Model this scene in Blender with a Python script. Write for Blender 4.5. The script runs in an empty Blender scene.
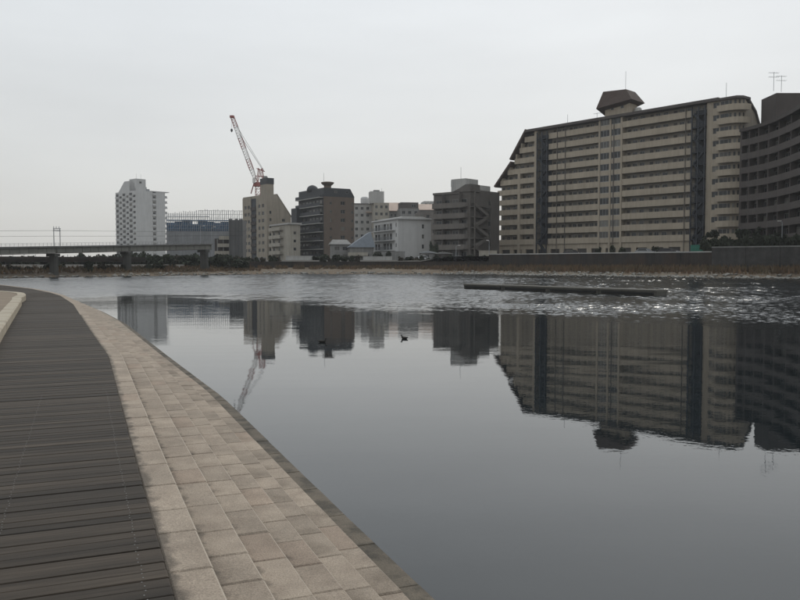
import bpy, math, random
from mathutils import Vector, Matrix
R = math.radians
random.seed(11)
sc = bpy.context.scene
col = sc.collection

# ------------------------------------------------------------------ camera, sky, sun, exposure
CAM_Z = 2.53                      # metres above the water
DECK_Z = 0.93
F = 780.0 / 800.0                 # focal length in picture widths
PITCH = math.atan(37.0 / 780.0)
cam_d = bpy.data.cameras.new('camera'); cam = bpy.data.objects.new('camera', cam_d); col.objects.link(cam)
cam_d.sensor_width = 36.0; cam_d.lens = 36.0 * F; cam_d.clip_start = 0.05; cam_d.clip_end = 8000
cam.location = (0, 0, CAM_Z); cam.rotation_euler = (R(90) - PITCH, 0, 0)
sc.camera = cam

SUN_EL, SUN_AZ = R(39), R(20)     # azimuth to the right of straight ahead
wd = bpy.data.worlds.new('World'); sc.world = wd; wd.use_nodes = True
nt = wd.node_tree; nt.nodes.clear()
sky = nt.nodes.new('ShaderNodeTexSky'); sky.sky_type = 'NISHITA'; sky.sun_disc = False
sky.sun_elevation = SUN_EL; sky.sun_rotation = SUN_AZ; sky.air_density = 1.2; sky.dust_density = 1.6; sky.ozone_density = 1.5
hs = nt.nodes.new('ShaderNodeHueSaturation'); hs.inputs['Saturation'].default_value = 0.42
tc = nt.nodes.new('ShaderNodeTexCoord')
mp = nt.nodes.new('ShaderNodeMapping'); mp.inputs['Scale'].default_value = (1.3, 1.3, 6.0)
nz = nt.nodes.new('ShaderNodeTexNoise'); nz.inputs['Scale'].default_value = 1.6; nz.inputs['Detail'].default_value = 5; nz.inputs['Roughness'].default_value = .5
rp = nt.nodes.new('ShaderNodeValToRGB')
for p_, c_ in ((.06, (6.7, 6.7, 6.5, 1)), (.16, (7.35, 7.5, 7.5, 1)), (.34, (8.0, 8.35, 8.6, 1))):
    e_ = rp.color_ramp.elements.new(p_); e_.color = c_
rp.color_ramp.elements[0].position = 0; rp.color_ramp.elements[0].color = (6.25, 6.1, 5.75, 1)
rp.color_ramp.elements[-1].position = 1; rp.color_ramp.elements[-1].color = (9.2, 10.0, 10.5, 1)
sz = nt.nodes.new('ShaderNodeSeparateXYZ')
cl = nt.nodes.new('ShaderNodeMapRange'); cl.inputs['From Min'].default_value = .3; cl.inputs['From Max'].default_value = .7; cl.inputs['To Min'].default_value = .93; cl.inputs['To Max'].default_value = 1.06
cm = nt.nodes.new('ShaderNodeVectorMath'); cm.operation = 'SCALE'
mx = nt.nodes.new('ShaderNodeMix'); mx.data_type = 'RGBA'; mx.inputs['Factor'].default_value = 0.86
bg = nt.nodes.new('ShaderNodeBackground'); bg.inputs['Strength'].default_value = 0.10
ow = nt.nodes.new('ShaderNodeOutputWorld')
L = nt.links.new
L(sky.outputs[0], hs.inputs['Color']); L(hs.outputs[0], mx.inputs[6])
L(tc.outputs['Generated'], mp.inputs[0]); L(mp.outputs[0], nz.inputs['Vector']); L(nz.outputs['Fac'], cl.inputs[0]); L(tc.outputs['Generated'], sz.inputs[0]); L(sz.outputs[2], rp.inputs[0]); L(rp.outputs[0], cm.inputs[0]); L(cl.outputs[0], cm.inputs['Scale']); L(cm.outputs[0], mx.inputs[7])
L(mx.outputs[2], bg.inputs[0]); L(bg.outputs[0], ow.inputs[0])

sd = bpy.data.lights.new('sun', 'SUN'); sd.energy = .9; sd.angle = R(13.0); sd.color = (1.0, .94, .85)
sun = bpy.data.objects.new('sun', sd); col.objects.link(sun)
to_sun = Vector((math.sin(SUN_AZ) * math.cos(SUN_EL), math.cos(SUN_AZ) * math.cos(SUN_EL), math.sin(SUN_EL)))
sun.rotation_euler = to_sun.to_track_quat('Z', 'Y').to_euler(); sun.location = (30, 60, 80)

vs = sc.view_settings
vs.view_transform = 'Standard'; vs.look = 'None'; vs.gamma = 1; vs.exposure = 0.0; vs.use_curve_mapping = False
sc.cycles.use_denoising = True
sc.cycles.max_bounces = 8; sc.cycles.volume_bounces = 1; sc.cycles.glossy_bounces = 4
sc.cycles.sample_clamp_indirect = 6; sc.cycles.sample_clamp_direct = 3

# ------------------------------------------------------------------ helpers
def tag(o, label=None, cat=None, group=None, kind=None):
    if label: o['label'] = label
    if cat: o['category'] = cat
    if group: o['group'] = group
    if kind: o['kind'] = kind
    return o

def obj(name, me, parent=None, loc=(0, 0, 0), rz=0.0, mat=None):
    o = bpy.data.objects.new(name, me); col.objects.link(o)
    o.location = loc
    if rz: o.rotation_euler = (0, 0, rz)
    if parent is not None: o.parent = parent
    if mat is not None and not me.materials: me.materials.append(mat)
    return o

def empty(name, loc, rz=0.0, label=None, cat=None, group=None):
    o = bpy.data.objects.new(name, None); col.objects.link(o)
    o.location = loc; o.rotation_euler = (0, 0, rz); o.empty_display_size = .2
    return tag(o, label, cat, group)

def mesh(name, v, f, mat=None, smooth=False):
    me = bpy.data.meshes.new(name); me.from_pydata([tuple(p) for p in v], [], f); me.update()
    if mat: me.materials.append(mat)
    if smooth:
        me.polygons.foreach_set('use_smooth', [True] * len(me.polygons))
    return me

class MB:
    """collects shapes for ONE mesh"""
    def __init__(s): s.v = []; s.f = []
    def add(s, v, f):
        n = len(s.v); s.v += [tuple(p) for p in v]; s.f += [tuple(i + n for i in q) for q in f]
    def box(s, x0, x1, y0, y1, z0, z1):
        s.add([(x0,y0,z0),(x1,y0,z0),(x1,y1,z0),(x0,y1,z0),(x0,y0,z1),(x1,y0,z1),(x1,y1,z1),(x0,y1,z1)],
              [(0,3,2,1),(4,5,6,7),(0,1,5,4),(1,2,6,5),(2,3,7,6),(3,0,4,7)])
    def bar(s, a, b, r, n=4, r2=None):
        a = Vector(a); b = Vector(b); d = b - a
        if d.length < 1e-6: return
        r2 = r if r2 is None else r2
        q = d.to_track_quat('Z', 'Y'); v = []; f = []
        for k, (c, rr) in enumerate(((a, r), (b, r2))):
            for i in range(n):
                t = 2 * math.pi * (i + .5) / n
                v.append(c + q @ Vector((math.cos(t) * rr, math.sin(t) * rr, 0)))
        for i in range(n): f.append((i, (i + 1) % n, n + (i + 1) % n, n + i))
        f.append(tuple(range(n - 1, -1, -1))); f.append(tuple(range(n, 2 * n)))
        s.add(v, f)
    def prism(s, pts, y0, y1):
        """outline in x,z extruded along y"""
        n = len(pts)
        v = [(x, y0, z) for x, z in pts] + [(x, y1, z) for x, z in pts]
        f = [tuple(range(n)), tuple(range(2 * n - 1, n - 1, -1))] + [((i + 1) % n, i, n + i, n + (i + 1) % n) for i in range(n)]
        s.add(v, f)
    def vprism(s, pts, z0, z1):
        """outline in x,y extruded up"""
        n = len(pts)
        v = [(x, y, z0) for x, y in pts] + [(x, y, z1) for x, y in pts]
        f = [tuple(range(n - 1, -1, -1)), tuple(range(n, 2 * n))] + [(i, (i + 1) % n, n + (i + 1) % n, n + i) for i in range(n)]
        s.add(v, f)
    def lathe(s, prof, n=16, c=(0, 0)):
        v = []; f = []
        for r, z in prof:
            for i in range(n):
                t = 2 * math.pi * i / n; v.append((c[0] + r * math.cos(t), c[1] + r * math.sin(t), z))
        for k in range(len(prof) - 1):
            for i in range(n): f.append((k*n+i, k*n+(i+1)%n, (k+1)*n+(i+1)%n, (k+1)*n+i))
        f.append(tuple(range(n - 1, -1, -1))); m = (len(prof) - 1) * n; f.append(tuple(range(m, m + n)))
        s.add(v, f)
    def build(s, name, mat, parent=None, loc=(0, 0, 0), rz=0.0, smooth=False):
        return obj(name, mesh(name, s.v, s.f, mat, smooth), parent, loc, rz)

_box = {}
def box_mesh(name, w, d, h, mat):
    k = (name, round(w, 3), round(d, 3), round(h, 3), mat.name)
    if k not in _box:
        m = MB(); m.box(0, w, 0, d, 0, h); _box[k] = mesh(name, m.v, m.f, mat)
    return _box[k]

def gx(px, D): return (px - 400.0) / 780.0 * D            # sideways metres at a distance
def gz(py, D): return CAM_Z + (263.0 - py) / 780.0 * D    # height above the water at a distance

# ------------------------------------------------------------------ materials
def mat(name, c, rough=.8, var=.12, scale=.6, streak=0.0, bump=0.0, bscale=20., metal=0.0, rnd=0.0, spec=.3, fine=0.0, c2=None, c2scale=1.0, c2amt=.5):
    m = bpy.data.materials.new(name); m.use_nodes = True
    n = m.node_tree; b = n.nodes['Principled BSDF']; K = n.links.new
    b.inputs['Roughness'].default_value = rough; b.inputs['Metallic'].default_value = metal
    b.inputs['Specular IOR Level'].default_value = spec
    geo = n.nodes.new('ShaderNodeNewGeometry'); pos = geo.outputs['Position']
    def noise(sc_, det=4., stretch=None, rgh=.6):
        t = n.nodes.new('ShaderNodeTexNoise'); t.inputs['Scale'].default_value = sc_; t.inputs['Detail'].default_value = det; t.inputs['Roughness'].default_value = rgh
        if stretch:
            mpn = n.nodes.new('ShaderNodeMapping'); mpn.inputs['Scale'].default_value = stretch; K(pos, mpn.inputs[0]); K(mpn.outputs[0], t.inputs['Vector'])
        else: K(pos, t.inputs['Vector'])
        return t.outputs['Fac']
    def rng(x, a, b_, lo=.3, hi=.7):
        r = n.nodes.new('ShaderNodeMapRange'); r.inputs['From Min'].default_value = lo; r.inputs['From Max'].default_value = hi
        r.inputs['To Min'].default_value = a; r.inputs['To Max'].default_value = b_; K(x, r.inputs['Value']); return r.outputs[0]
    def mul(a, b_):
        q = n.nodes.new('ShaderNodeMath'); q.operation = 'MULTIPLY'; K(a, q.inputs[0]); K(b_, q.inputs[1]); return q.outputs[0]
    fac = rng(noise(scale), 1 - var, 1 + var)
    if streak: fac = mul(fac, rng(noise(1.0, 3, (1.6, 1.6, .12)), 1 - streak, 1 + streak * .4))
    if fine: fac = mul(fac, rng(noise(105., 4, None, .75), 1 - fine, 1 + fine))
    if rnd:
        oi = n.nodes.new('ShaderNodeObjectInfo'); fac = mul(fac, rng(oi.outputs['Random'], 1 - rnd, 1 + rnd, 0, 1))
    base = n.nodes.new('ShaderNodeMix'); base.data_type = 'RGBA'
    base.inputs[6].default_value = (*c, 1); base.inputs[7].default_value = (*(c2 or c), 1)
    if c2: K(rng(noise(c2scale, 5), 0, c2amt * 2, .42, .68), base.inputs['Factor'])
    vm = n.nodes.new('ShaderNodeVectorMath'); vm.operation = 'SCALE'; K(base.outputs[2], vm.inputs[0]); K(fac, vm.inputs['Scale'])
    K(vm.outputs[0], b.inputs['Base Color'])
    if bump:
        bp = n.nodes.new('ShaderNodeBump'); bp.inputs['Strength'].default_value = bump; bp.inputs['Distance'].default_value = .02
        K(noise(bscale, 5), bp.inputs['Height']); K(bp.outputs[0], b.inputs['Normal'])
    return m

M = {}
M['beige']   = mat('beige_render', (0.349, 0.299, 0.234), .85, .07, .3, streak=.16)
M['beige2']  = mat('sand_render', (0.289, 0.253, 0.204), .85, .08, .3, streak=.18)
M['beige3']  = mat('pale_sand_render', (0.340, 0.312, 0.264), .85, .08, .3, streak=.2)
M['white']   = mat('white_render', (.49, .485, .475), .8, .05, .3, streak=.1)
M['pale']    = mat('pale_concrete', (0.387, 0.378, 0.361), .85, .1, .4, streak=.15)
M['greyconc']= mat('grey_concrete', (0.206, 0.202, 0.194), .9, .14, .5, streak=.2)
M['stonewall']= mat('mottled_stone', (0.053, 0.050, 0.048), .92, .3, 1.1, streak=.2)
M['darkconc']= mat('dark_concrete', (.034, .031, .029), .92, .22, .4, streak=.25, c2=(.055, .038, .029), c2scale=.25)
M['taupe']   = mat('taupe_tile', (0.107, 0.096, 0.086), .8, .1, .4, streak=.12)
M['taupe2']  = mat('taupe_tile_light', (0.142, 0.128, 0.115), .8, .1, .4, streak=.12)
M['umber']   = mat('umber_tile', (0.116, 0.088, 0.069), .75, .08, .5, streak=.08)
M['dkbrown'] = mat('dark_brown_tile', (0.060, 0.050, 0.046), .8, .1, .4, streak=.1)
M['dkbrown2']= mat('dark_brown_band', (0.078, 0.067, 0.062), .8, .1, .4, streak=.12)
M['charcoal']= mat('charcoal_cladding', (0.039, 0.041, 0.046), .6, .1, .5)
M['rooftile']= mat('brown_roof', (.062, .042, .034), .75, .15, 1.5)
M['slate']   = mat('slate_roof', (.16, .18, .205), .6, .12, 1.2)
M['pinkroof']= mat('pinkish_roof', (.46, .36, .30), .8, .1, .5)
M['stairblk']= mat('dark_steel', (.032, .037, .046), .6, .1, 1.0)
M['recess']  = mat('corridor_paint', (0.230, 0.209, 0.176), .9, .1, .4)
M['frame']   = mat('aluminium_frame', (.2, .2, .195), .4, .05, 1.0, metal=.3, rnd=.15)
M['glass']   = mat('window_glass', (.022, .025, .028), .2, .2, .4, rnd=.7, spec=.35)
M['door']    = mat('dark_door', (.05, .045, .042), .5, .1, 1.0, rnd=.4)
M['bluenet'] = mat('blue_safety_net', (0.032, 0.090, 0.171), .8, .28, .35, streak=.3)
M['sheet']   = mat('grey_hoarding', (0.172, 0.176, 0.181), .7, .1, .4, streak=.1, rnd=.08)
M['dksheet'] = mat('dark_hoarding', (0.099, 0.099, 0.099), .7, .12, .4, streak=.1, rnd=.12)
M['steel']   = mat('galvanised_steel', (.28, .29, .30), .45, .1, 2., metal=.5)
M['craner']  = mat('crane_red', (.27, .085, .075), .5, .1, 1.)
M['cranew']  = mat('crane_white', (.62, .60, .58), .5, .1, 1.)
M['girder']  = mat('bridge_girder_paint', (0.197, 0.194, 0.172), .7, .12, .3, streak=.12)
M['pier']    = mat('bridge_pier_concrete', (0.077, 0.076, 0.070), .9, .2, .5, streak=.3)
M['bark']    = mat('bark', (.06, .05, .042), .95, .2, 3.)
M['leafd']   = mat('dark_foliage', (.030, .036, .022), .85, .35, .8, rnd=.25)
M['leafb']   = mat('winter_brush', (.055, .047, .033), .9, .35, .8, rnd=.25)
M['green']   = mat('green_mesh_sheet', (.02, .13, .09), .6, .15, .8)
M['cord']    = mat('cable', (.05, .05, .05), .6, .05)
M['tyre']    = mat('tyre', (.02, .02, .02), .9, .05)
M['carw']    = mat('white_car_paint', (.6, .6, .6), .25, .03, 1., spec=.6)
M['cars']    = mat('silver_car_paint', (.3, .31, .32), .25, .03, 1., metal=.4)
M['cardk']   = mat('dark_car_paint', (.03, .03, .035), .2, .03, 1., spec=.6)
M['red']     = mat('red_panel', (.22, .03, .03), .5, .1)
M['sand']    = mat('foreshore_sand', (0.124, 0.092, 0.062), .95, .25, .35, c2=(.13, .11, .085), c2scale=.18)
M['soil']    = mat('town_ground', (.065, .06, .052), .95, .2, .15)
M['drygrass']= mat('dry_grass', (0.128, 0.081, 0.047), .95, .3, .5, c2=(.09, .075, .045), c2scale=.3)
M['rock']    = mat('shore_rock', (.21, .20, .18), .9, .3, .7)
M['pontoon'] = mat('pontoon_concrete', (.085, .08, .07), .85, .25, .6, streak=.2)
M['pontoont']= mat('pontoon_top', (0.119, 0.112, 0.098), .9, .2, .8)
M['dirt']    = mat('trodden_dirt', (0.211, 0.168, 0.125), .95, .14, .7, bump=.25, bscale=30, fine=.12)
M['curb']    = mat('pale_curb_stone', (0.377, 0.332, 0.262), .85, .12, 1.2, rnd=.07, bump=.3, bscale=40, fine=.1, c2=(.33, .28, .21), c2scale=2.)
M['duck']    = mat('dark_feathers', (.022, .019, .016), .7, .3, 20.)
M['screw']   = mat('screw_steel', (.22, .22, .215), .5, .05, 1., metal=.3)

# stone of the steps: warm speckled granite with stains at joints, each block a little different
def glass_mat():
    m = M['glass']; n = m.node_tree; K = n.links.new; b = n.nodes['Principled BSDF']; oi = n.nodes.new('ShaderNodeObjectInfo'); r = n.nodes.new('ShaderNodeValToRGB'); r.color_ramp.interpolation = 'CONSTANT'
    e = r.color_ramp.elements; e[0].color = (.016, .018, .02, 1); e[1].position = .45; e[1].color = (.03, .034, .036, 1)
    for p_, c_ in ((.74, (.075, .072, .066, 1)), (.88, (.14, .135, .12, 1))): q = e.new(p_); q.color = c_
    K(oi.outputs['Random'], r.inputs[0]); K(r.outputs[0], b.inputs['Base Color'])
glass_mat()
def stone_mat(name, c, dark, wet, dirt=False):
    m = mat(name, c, .78, .14, 2.3, rnd=.085, bump=.45, bscale=55, fine=.42, c2=dark, c2scale=3.2, c2amt=wet)
    if dirt:   # grime along the foot of each riser, darkened further as painted shade between treads
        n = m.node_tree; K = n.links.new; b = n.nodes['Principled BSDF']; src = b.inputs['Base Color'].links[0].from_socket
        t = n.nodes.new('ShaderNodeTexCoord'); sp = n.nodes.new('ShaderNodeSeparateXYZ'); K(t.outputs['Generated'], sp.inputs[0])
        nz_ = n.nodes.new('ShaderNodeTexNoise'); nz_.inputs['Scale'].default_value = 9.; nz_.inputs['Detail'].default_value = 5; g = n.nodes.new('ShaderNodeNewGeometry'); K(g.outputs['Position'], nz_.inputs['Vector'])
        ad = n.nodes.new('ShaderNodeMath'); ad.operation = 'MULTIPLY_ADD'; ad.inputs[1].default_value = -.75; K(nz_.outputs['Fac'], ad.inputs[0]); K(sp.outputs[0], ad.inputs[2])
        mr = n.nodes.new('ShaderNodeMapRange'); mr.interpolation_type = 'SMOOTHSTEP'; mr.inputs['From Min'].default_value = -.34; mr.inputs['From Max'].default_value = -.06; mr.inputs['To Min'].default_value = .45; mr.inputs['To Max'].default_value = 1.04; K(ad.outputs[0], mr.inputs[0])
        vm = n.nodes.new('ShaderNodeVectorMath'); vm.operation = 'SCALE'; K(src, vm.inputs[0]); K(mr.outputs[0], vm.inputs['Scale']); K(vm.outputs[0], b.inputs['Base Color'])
    return m
M['stone']  = stone_mat('pale_granite', (.308, .252, .198), (.21, .166, .128), .34, True)
M['stone2'] = stone_mat('warm_granite', (.30, .235, .182), (.205, .158, .12), .34, True)
M['stonew'] = stone_mat('damp_granite', (.272, .223, .175), (.178, .142, .108), .45, True)
M['stonel'] = stone_mat('algae_stained_granite', (.13, .108, .082), (.06, .052, .04), .7)
M['stonef'] = stone_mat('distant_granite', (.295, .242, .19), (.2, .16, .124), .36)
M['stonefw'] = stone_mat('distant_damp_granite', (.27, .23, .182), (.17, .142, .11), .5)

M['nosing'] = mat('worn_edge_highlight', (.40, .345, .28), .8, .12, 6., fine=.15)  # worn nosing, made paler like a painted highlight so the steps stand out
def wood_mat():
    m = bpy.data.materials.new('weathered_wood'); m.use_nodes = True
    n = m.node_tree; b = n.nodes['Principled BSDF']; K = n.links.new
    t = n.nodes.new('ShaderNodeTexCoord'); oi = n.nodes.new('ShaderNodeObjectInfo')
    ad = n.nodes.new('ShaderNodeVectorMath'); ad.operation = 'ADD'
    sc3 = n.nodes.new('ShaderNodeVectorMath'); sc3.operation = 'SCALE'; sc3.inputs['Scale'].default_value = 37.0
    cb = n.nodes.new('ShaderNodeCombineXYZ'); K(oi.outputs['Random'], cb.inputs[0]); K(oi.outputs['Random'], cb.inputs[1])
    K(cb.outputs[0], sc3.inputs[0]); K(t.outputs['Object'], ad.inputs[0]); K(sc3.outputs[0], ad.inputs[1])
    mp_ = n.nodes.new('ShaderNodeMapping'); mp_.inputs['Scale'].default_value = (3.2, 60, 60); K(ad.outputs[0], mp_.inputs[0])
    g = n.nodes.new('ShaderNodeTexNoise'); g.inputs['Scale'].default_value = 1.; g.inputs['Detail'].default_value = 6; g.inputs['Roughness'].default_value = .65; K(mp_.outputs[0], g.inputs['Vector'])
    mp2 = n.nodes.new('ShaderNodeMapping'); mp2.inputs['Scale'].default_value = (1.4, 7, 7); K(ad.outputs[0], mp2.inputs[0])
    g2 = n.nodes.new('ShaderNodeTexNoise'); g2.inputs['Scale'].default_value = 1.; g2.inputs['Detail'].default_value = 3; K(mp2.outputs[0], g2.inputs['Vector'])
    r1 = n.nodes.new('ShaderNodeValToRGB'); e = r1.color_ramp.elements
    e[0].position = .25; e[0].color = (.0195, .0138, .0096, 1); e[1].position = .78; e[1].color = (.070, .055, .041, 1)
    K(g.outputs['Fac'], r1.inputs[0])
    r2 = n.nodes.new('ShaderNodeMapRange'); r2.inputs['From Min'].default_value = .3; r2.inputs['From Max'].default_value = .7; r2.inputs['To Min'].default_value = .72; r2.inputs['To Max'].default_value = 1.25; K(g2.outputs['Fac'], r2.inputs[0])
    r3 = n.nodes.new('ShaderNodeMapRange'); r3.inputs['To Min'].default_value = .58; r3.inputs['To Max'].default_value = 1.32; K(oi.outputs['Random'], r3.inputs[0])
    mm = n.nodes.new('ShaderNodeMath'); mm.operation = 'MULTIPLY'; K(r2.outputs[0], mm.inputs[0]); K(r3.outputs[0], mm.inputs[1])
    vm = n.nodes.new('ShaderNodeVectorMath'); vm.operation = 'SCALE'; K(r1.outputs[0], vm.inputs[0]); K(mm.outputs[0], vm.inputs['Scale']); K(vm.outputs[0], b.inputs['Base Color'])
    b.inputs['Roughness'].default_value = .72; b.inputs['Specular IOR Level'].default_value = .25
    bp = n.nodes.new('ShaderNodeBump'); bp.inputs['Strength'].default_value = .5; bp.inputs['Distance'].default_value = .004; K(g.outputs['Fac'], bp.inputs['Height']); K(bp.outputs[0], b.inputs['Normal'])
    return m
M['wood'] = wood_mat()
M['deck_base'] = mat('under_deck_base', (.03, .027, .024), .95, .1)  # dark base strip below the boards, keeps their gaps from showing through

def water_mat():
    m = bpy.data.materials.new('river_water'); m.use_nodes = True
    n = m.node_tree; b = n.nodes['Principled BSDF']; K = n.links.new
    b.inputs['Base Color'].default_value = (.009, .013, .015, 1); b.inputs['IOR'].default_value = 1.48
    b.inputs['Specular IOR Level'].default_value = .5
    geo = n.nodes.new('ShaderNodeNewGeometry'); sep = n.nodes.new('ShaderNodeSeparateXYZ'); K(geo.outputs['Position'], sep.inputs[0])
    def math_(op, a, b_=None, clamp=False):
        q = n.nodes.new('ShaderNodeMath'); q.operation = op; q.use_clamp = clamp
        for i, x in enumerate((a, b_)):
            if x is None: continue
            if isinstance(x, (int, float)): q.inputs[i].default_value = x
            else: K(x, q.inputs[i])
        return q.outputs[0]
    def noise(scale, det, stretch, rgh=.5):
        mpn = n.nodes.new('ShaderNodeMapping'); mpn.inputs['Scale'].default_value = stretch; mpn.inputs['Rotation'].default_value = (0, 0, R(-12)); K(geo.outputs['Position'], mpn.inputs[0])
        t = n.nodes.new('ShaderNodeTexNoise'); t.inputs['Scale'].default_value = scale; t.inputs['Detail'].default_value = det; t.inputs['Roughness'].default_value = rgh; K(mpn.outputs[0], t.inputs['Vector'])
        return t.outputs['Fac']
    sf_ = n.nodes.new('ShaderNodeAttribute'); sf_.attribute_name = 'unresolved'; K(math_('ADD', math_('MULTIPLY', sf_.outputs['Fac'], .19), .012), b.inputs['Roughness'])
    n3 = noise(.55, 2., (.35, 1.0, 1), .4)         # slow smooth swell of the calm water
    n4 = noise(7.0, 2., (1, 1.2, 1), .5)           # the smallest ripples
    at_ = n.nodes.new('ShaderNodeAttribute'); at_.attribute_name = 'ripple'
    h = math_('ADD', math_('MULTIPLY', n4, math_('ADD', math_('MULTIPLY', at_.outputs['Fac'], .085), .0004)), math_('MULTIPLY', n3, CALM))
    bp = n.nodes.new('ShaderNodeBump'); bp.inputs['Strength'].default_value = 1.0; bp.inputs['Distance'].default_value = 1.0; bp.inputs['Filter Width'].default_value = .004
    K(h, bp.inputs['Height']); K(bp.outputs[0], b.inputs['Normal'])
    return m
CALM = .005
M['water'] = water_mat()

# ------------------------------------------------------------------ water and far land
def sheet(name, pts, m, label, cat, kind='structure'):
    me = mesh(name, pts, [tuple(range(len(pts)))], m); o = obj(name, me); return tag(o, label, cat, None, kind)
import numpy as np
def river():
    """one sheet: fine grid where the breeze raises ripples, plain outside it"""
    X0, X1, Y0, Y1 = -78.0, 100.0, 22.0, 188.0
    def axis(cuts):
        out = []
        for a, b_, st in cuts: n_ = int(round((b_ - a) / st)); out += [a + (b_ - a) * i / n_ for i in range(n_)]
        return np.array(out + [cuts[-1][1]])
    xs = axis([(X0, -30, .28), (-30, -12, .15), (-12, 28, .085), (28, 48, .18), (48, X1, .34)]); ys = axis([(Y0, 26, .2), (26, 48, .085), (48, 80, .13), (80, 130, .22), (130, Y1, .4)])
    gxx, gyy = np.meshgrid(xs, ys); rg = np.random.RandomState(4)
    def lowfreq(scale, k, ax=1.0):
        z = np.zeros_like(gxx)
        for _ in range(k):
            th = rg.uniform(0, 6.283); q = scale * rg.uniform(.5, 1.8); z += np.sin((gxx * ax * math.cos(th) + gyy * math.sin(th)) * 6.283 / q + rg.uniform(0, 6.283))
        return z / math.sqrt(k / 2.)
    def smooth(t, a, b_): t = np.clip((t - a) / (b_ - a), 0, 1); return t * t * (3 - 2 * t)
    edge = np.clip(42.5 - .9 * gxx, 28.5, 56.)
    dd = gyy - edge + 2.4 * lowfreq(16, 9, .7) + 1.6 * lowfreq(4.0, 9, .5)
    mask = .05 + .95 * smooth(dd, -5, 9)
    gn = smooth(gxx - .12 * (gyy - 60), -6, 20); gust = RIP_L + (RIP_R - RIP_L) * gn; soft = mask * (1 - .62 * gn) * smooth(gyy, 30, 62)
    mask *= gust * np.clip(1 + .18 * lowfreq(9, 10, .6), .5, 1.5)
    fade = smooth(gxx, X0, X0 + 6) * smooth(-gxx, -X1, -X1 + 6) * smooth(gyy, Y0, Y0 + 4) * smooth(-gyy, -Y1, -Y1 + 6)
    N = 72; z = np.zeros_like(gxx); tot = np.full_like(ys, 1e-6)
    for k in range(N):                                # wavelengths from a hand to a couple of metres, the short ones dying out where the grid gets coarse
        lam = .20 * (2.4 / .20) ** ((k + rg.uniform(0, 1)) / N); th = rg.normal(math.radians(72), .7); kk = 6.283 / lam
        w_ = smooth(lam / ys, .0052, .0085) * (1 - .93 * smooth(lam / ys, .0085, .015)); tot += w_ * w_ / 2
        z += (w_ / kk)[:, None] * np.sin(kk * (gxx * math.cos(th) + gyy * math.sin(th)) + rg.uniform(0, 6.283))
    z /= np.sqrt(tot)[:, None]
    z = z * mask * fade; rip = np.concatenate([(mask * fade).ravel(), np.zeros(12)])
    ny, nx = gxx.shape; co = np.stack([gxx, gyy, z], -1).reshape(-1, 3)
    i = np.arange(ny - 1)[:, None] * nx + np.arange(nx - 1)[None, :]; quads = np.stack([i, i + 1, i + nx + 1, i + nx], -1).reshape(-1, 4)
    B = 1500.; frame = np.array([(-B, -60, 0), (B, -60, 0), (B, Y0, 0), (-B, Y0, 0), (-B, Y1, 0), (B, Y1, 0), (B, 1490, 0), (-B, 1490, 0), (X0, Y0, 0), (X0, Y1, 0), (X1, Y0, 0), (X1, Y1, 0)], float)
    n0 = len(co); fq = np.array([(0, 1, 2, 3), (4, 5, 6, 7), (3, 8, 9, 4), (10, 2, 5, 11)]) + n0
    co = np.concatenate([co, frame]); quads = np.concatenate([quads, fq]).astype(np.int32)
    me = bpy.data.meshes.new('river_water'); me.vertices.add(len(co)); me.vertices.foreach_set('co', co.astype(np.float32).ravel())
    me.loops.add(quads.size); me.loops.foreach_set('vertex_index', quads.ravel()); me.polygons.add(len(quads))
    me.polygons.foreach_set('loop_start', np.arange(0, quads.size, 4, dtype=np.int32))
    me.update(calc_edges=True); at_ = me.attributes.new('ripple', 'FLOAT', 'POINT'); at_.data.foreach_set('value', rip.astype(np.float32)); sa_ = me.attributes.new('unresolved', 'FLOAT', 'POINT'); sa_.data.foreach_set('value', np.concatenate([(soft * fade).ravel(), np.zeros(12)]).astype(np.float32)); me.polygons.foreach_set('use_smooth', [True] * len(quads)); me.materials.append(M['water'])
    tag(obj('river_water', me), 'grey river, calm in front and ruffled by wind further out', 'water', None, 'structure')
RIP_L, RIP_R = .10, .15
river()

shore = [(150, 62), (100, 92), (78, 107.5), (65.6, 116.2), (61, 119), (55.4, 123.5), (41.9, 136.3), (30, 151.5), (21.1, 164.7), (6.7, 173.4), (-9, 178), (-23, 179.7), (-35.5, 173.4),
         (-44.2, 157), (-50.7, 147.4), (-60.5, 138), (-66, 127), (-80, 112), (-110, 88), (-170, 55)]
shore = [Vector((a, b_)) for a, b_ in shore]
def resample(P, step):
    out = [P[0].copy()]; carry = 0.
    for a, b_ in zip(P[:-1], P[1:]):
        d = (b_ - a).length; t = step - carry
        while t <= d: out.append(a.lerp(b_, t / d)); t += step
        carry = (carry + d) % step
    out.append(P[-1].copy()); return out
SH = resample(shore, 3.0)
for _ in range(3):
    SH = [SH[0]] + [(SH[i-1] + SH[i] * 2 + SH[i+1]) / 4 for i in range(1, len(SH) - 1)] + [SH[-1]]
def outward(i):
    t = (SH[min(i + 1, len(SH) - 1)] - SH[max(i - 1, 0)]).normalized()
    return Vector((t.y, -t.x))
rb = random.Random(5)
OFF = [-3, 0, 1.2, 4, 7, 9.2, 10.4]
v = []; f = []
for i, p in enumerate(SH):
    n_ = outward(i)
    if n_.dot(p) < 0: n_ = -n_
    left = max(0., min(1., (-30 - p.x) / 12.))
    for k, o_ in enumerate(OFF):
        zz = [-.5, -.05, .18, .75, 1.25, 1.45, 1.5][k] + (rb.uniform(-.10, .10) if 1 < k < 6 else 0)
        q = p + n_ * o_ + Vector((rb.uniform(-.5, .5), rb.uniform(-.5, .5))) * (1 if 0 < k < 6 else 0)
        v.append((q.x, q.y, zz))
nk = len(OFF)
for i in range(len(SH) - 1):
    for k in range(nk - 1):
        a = i * nk + k; f.append((a, a + 1, a + nk + 1, a + nk))
tag(obj('river_bank', mesh('river_bank', v, f, M['sand'], True)), 'sandy brown foreshore sloping down to the water', 'bank', None, 'structure')
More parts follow.
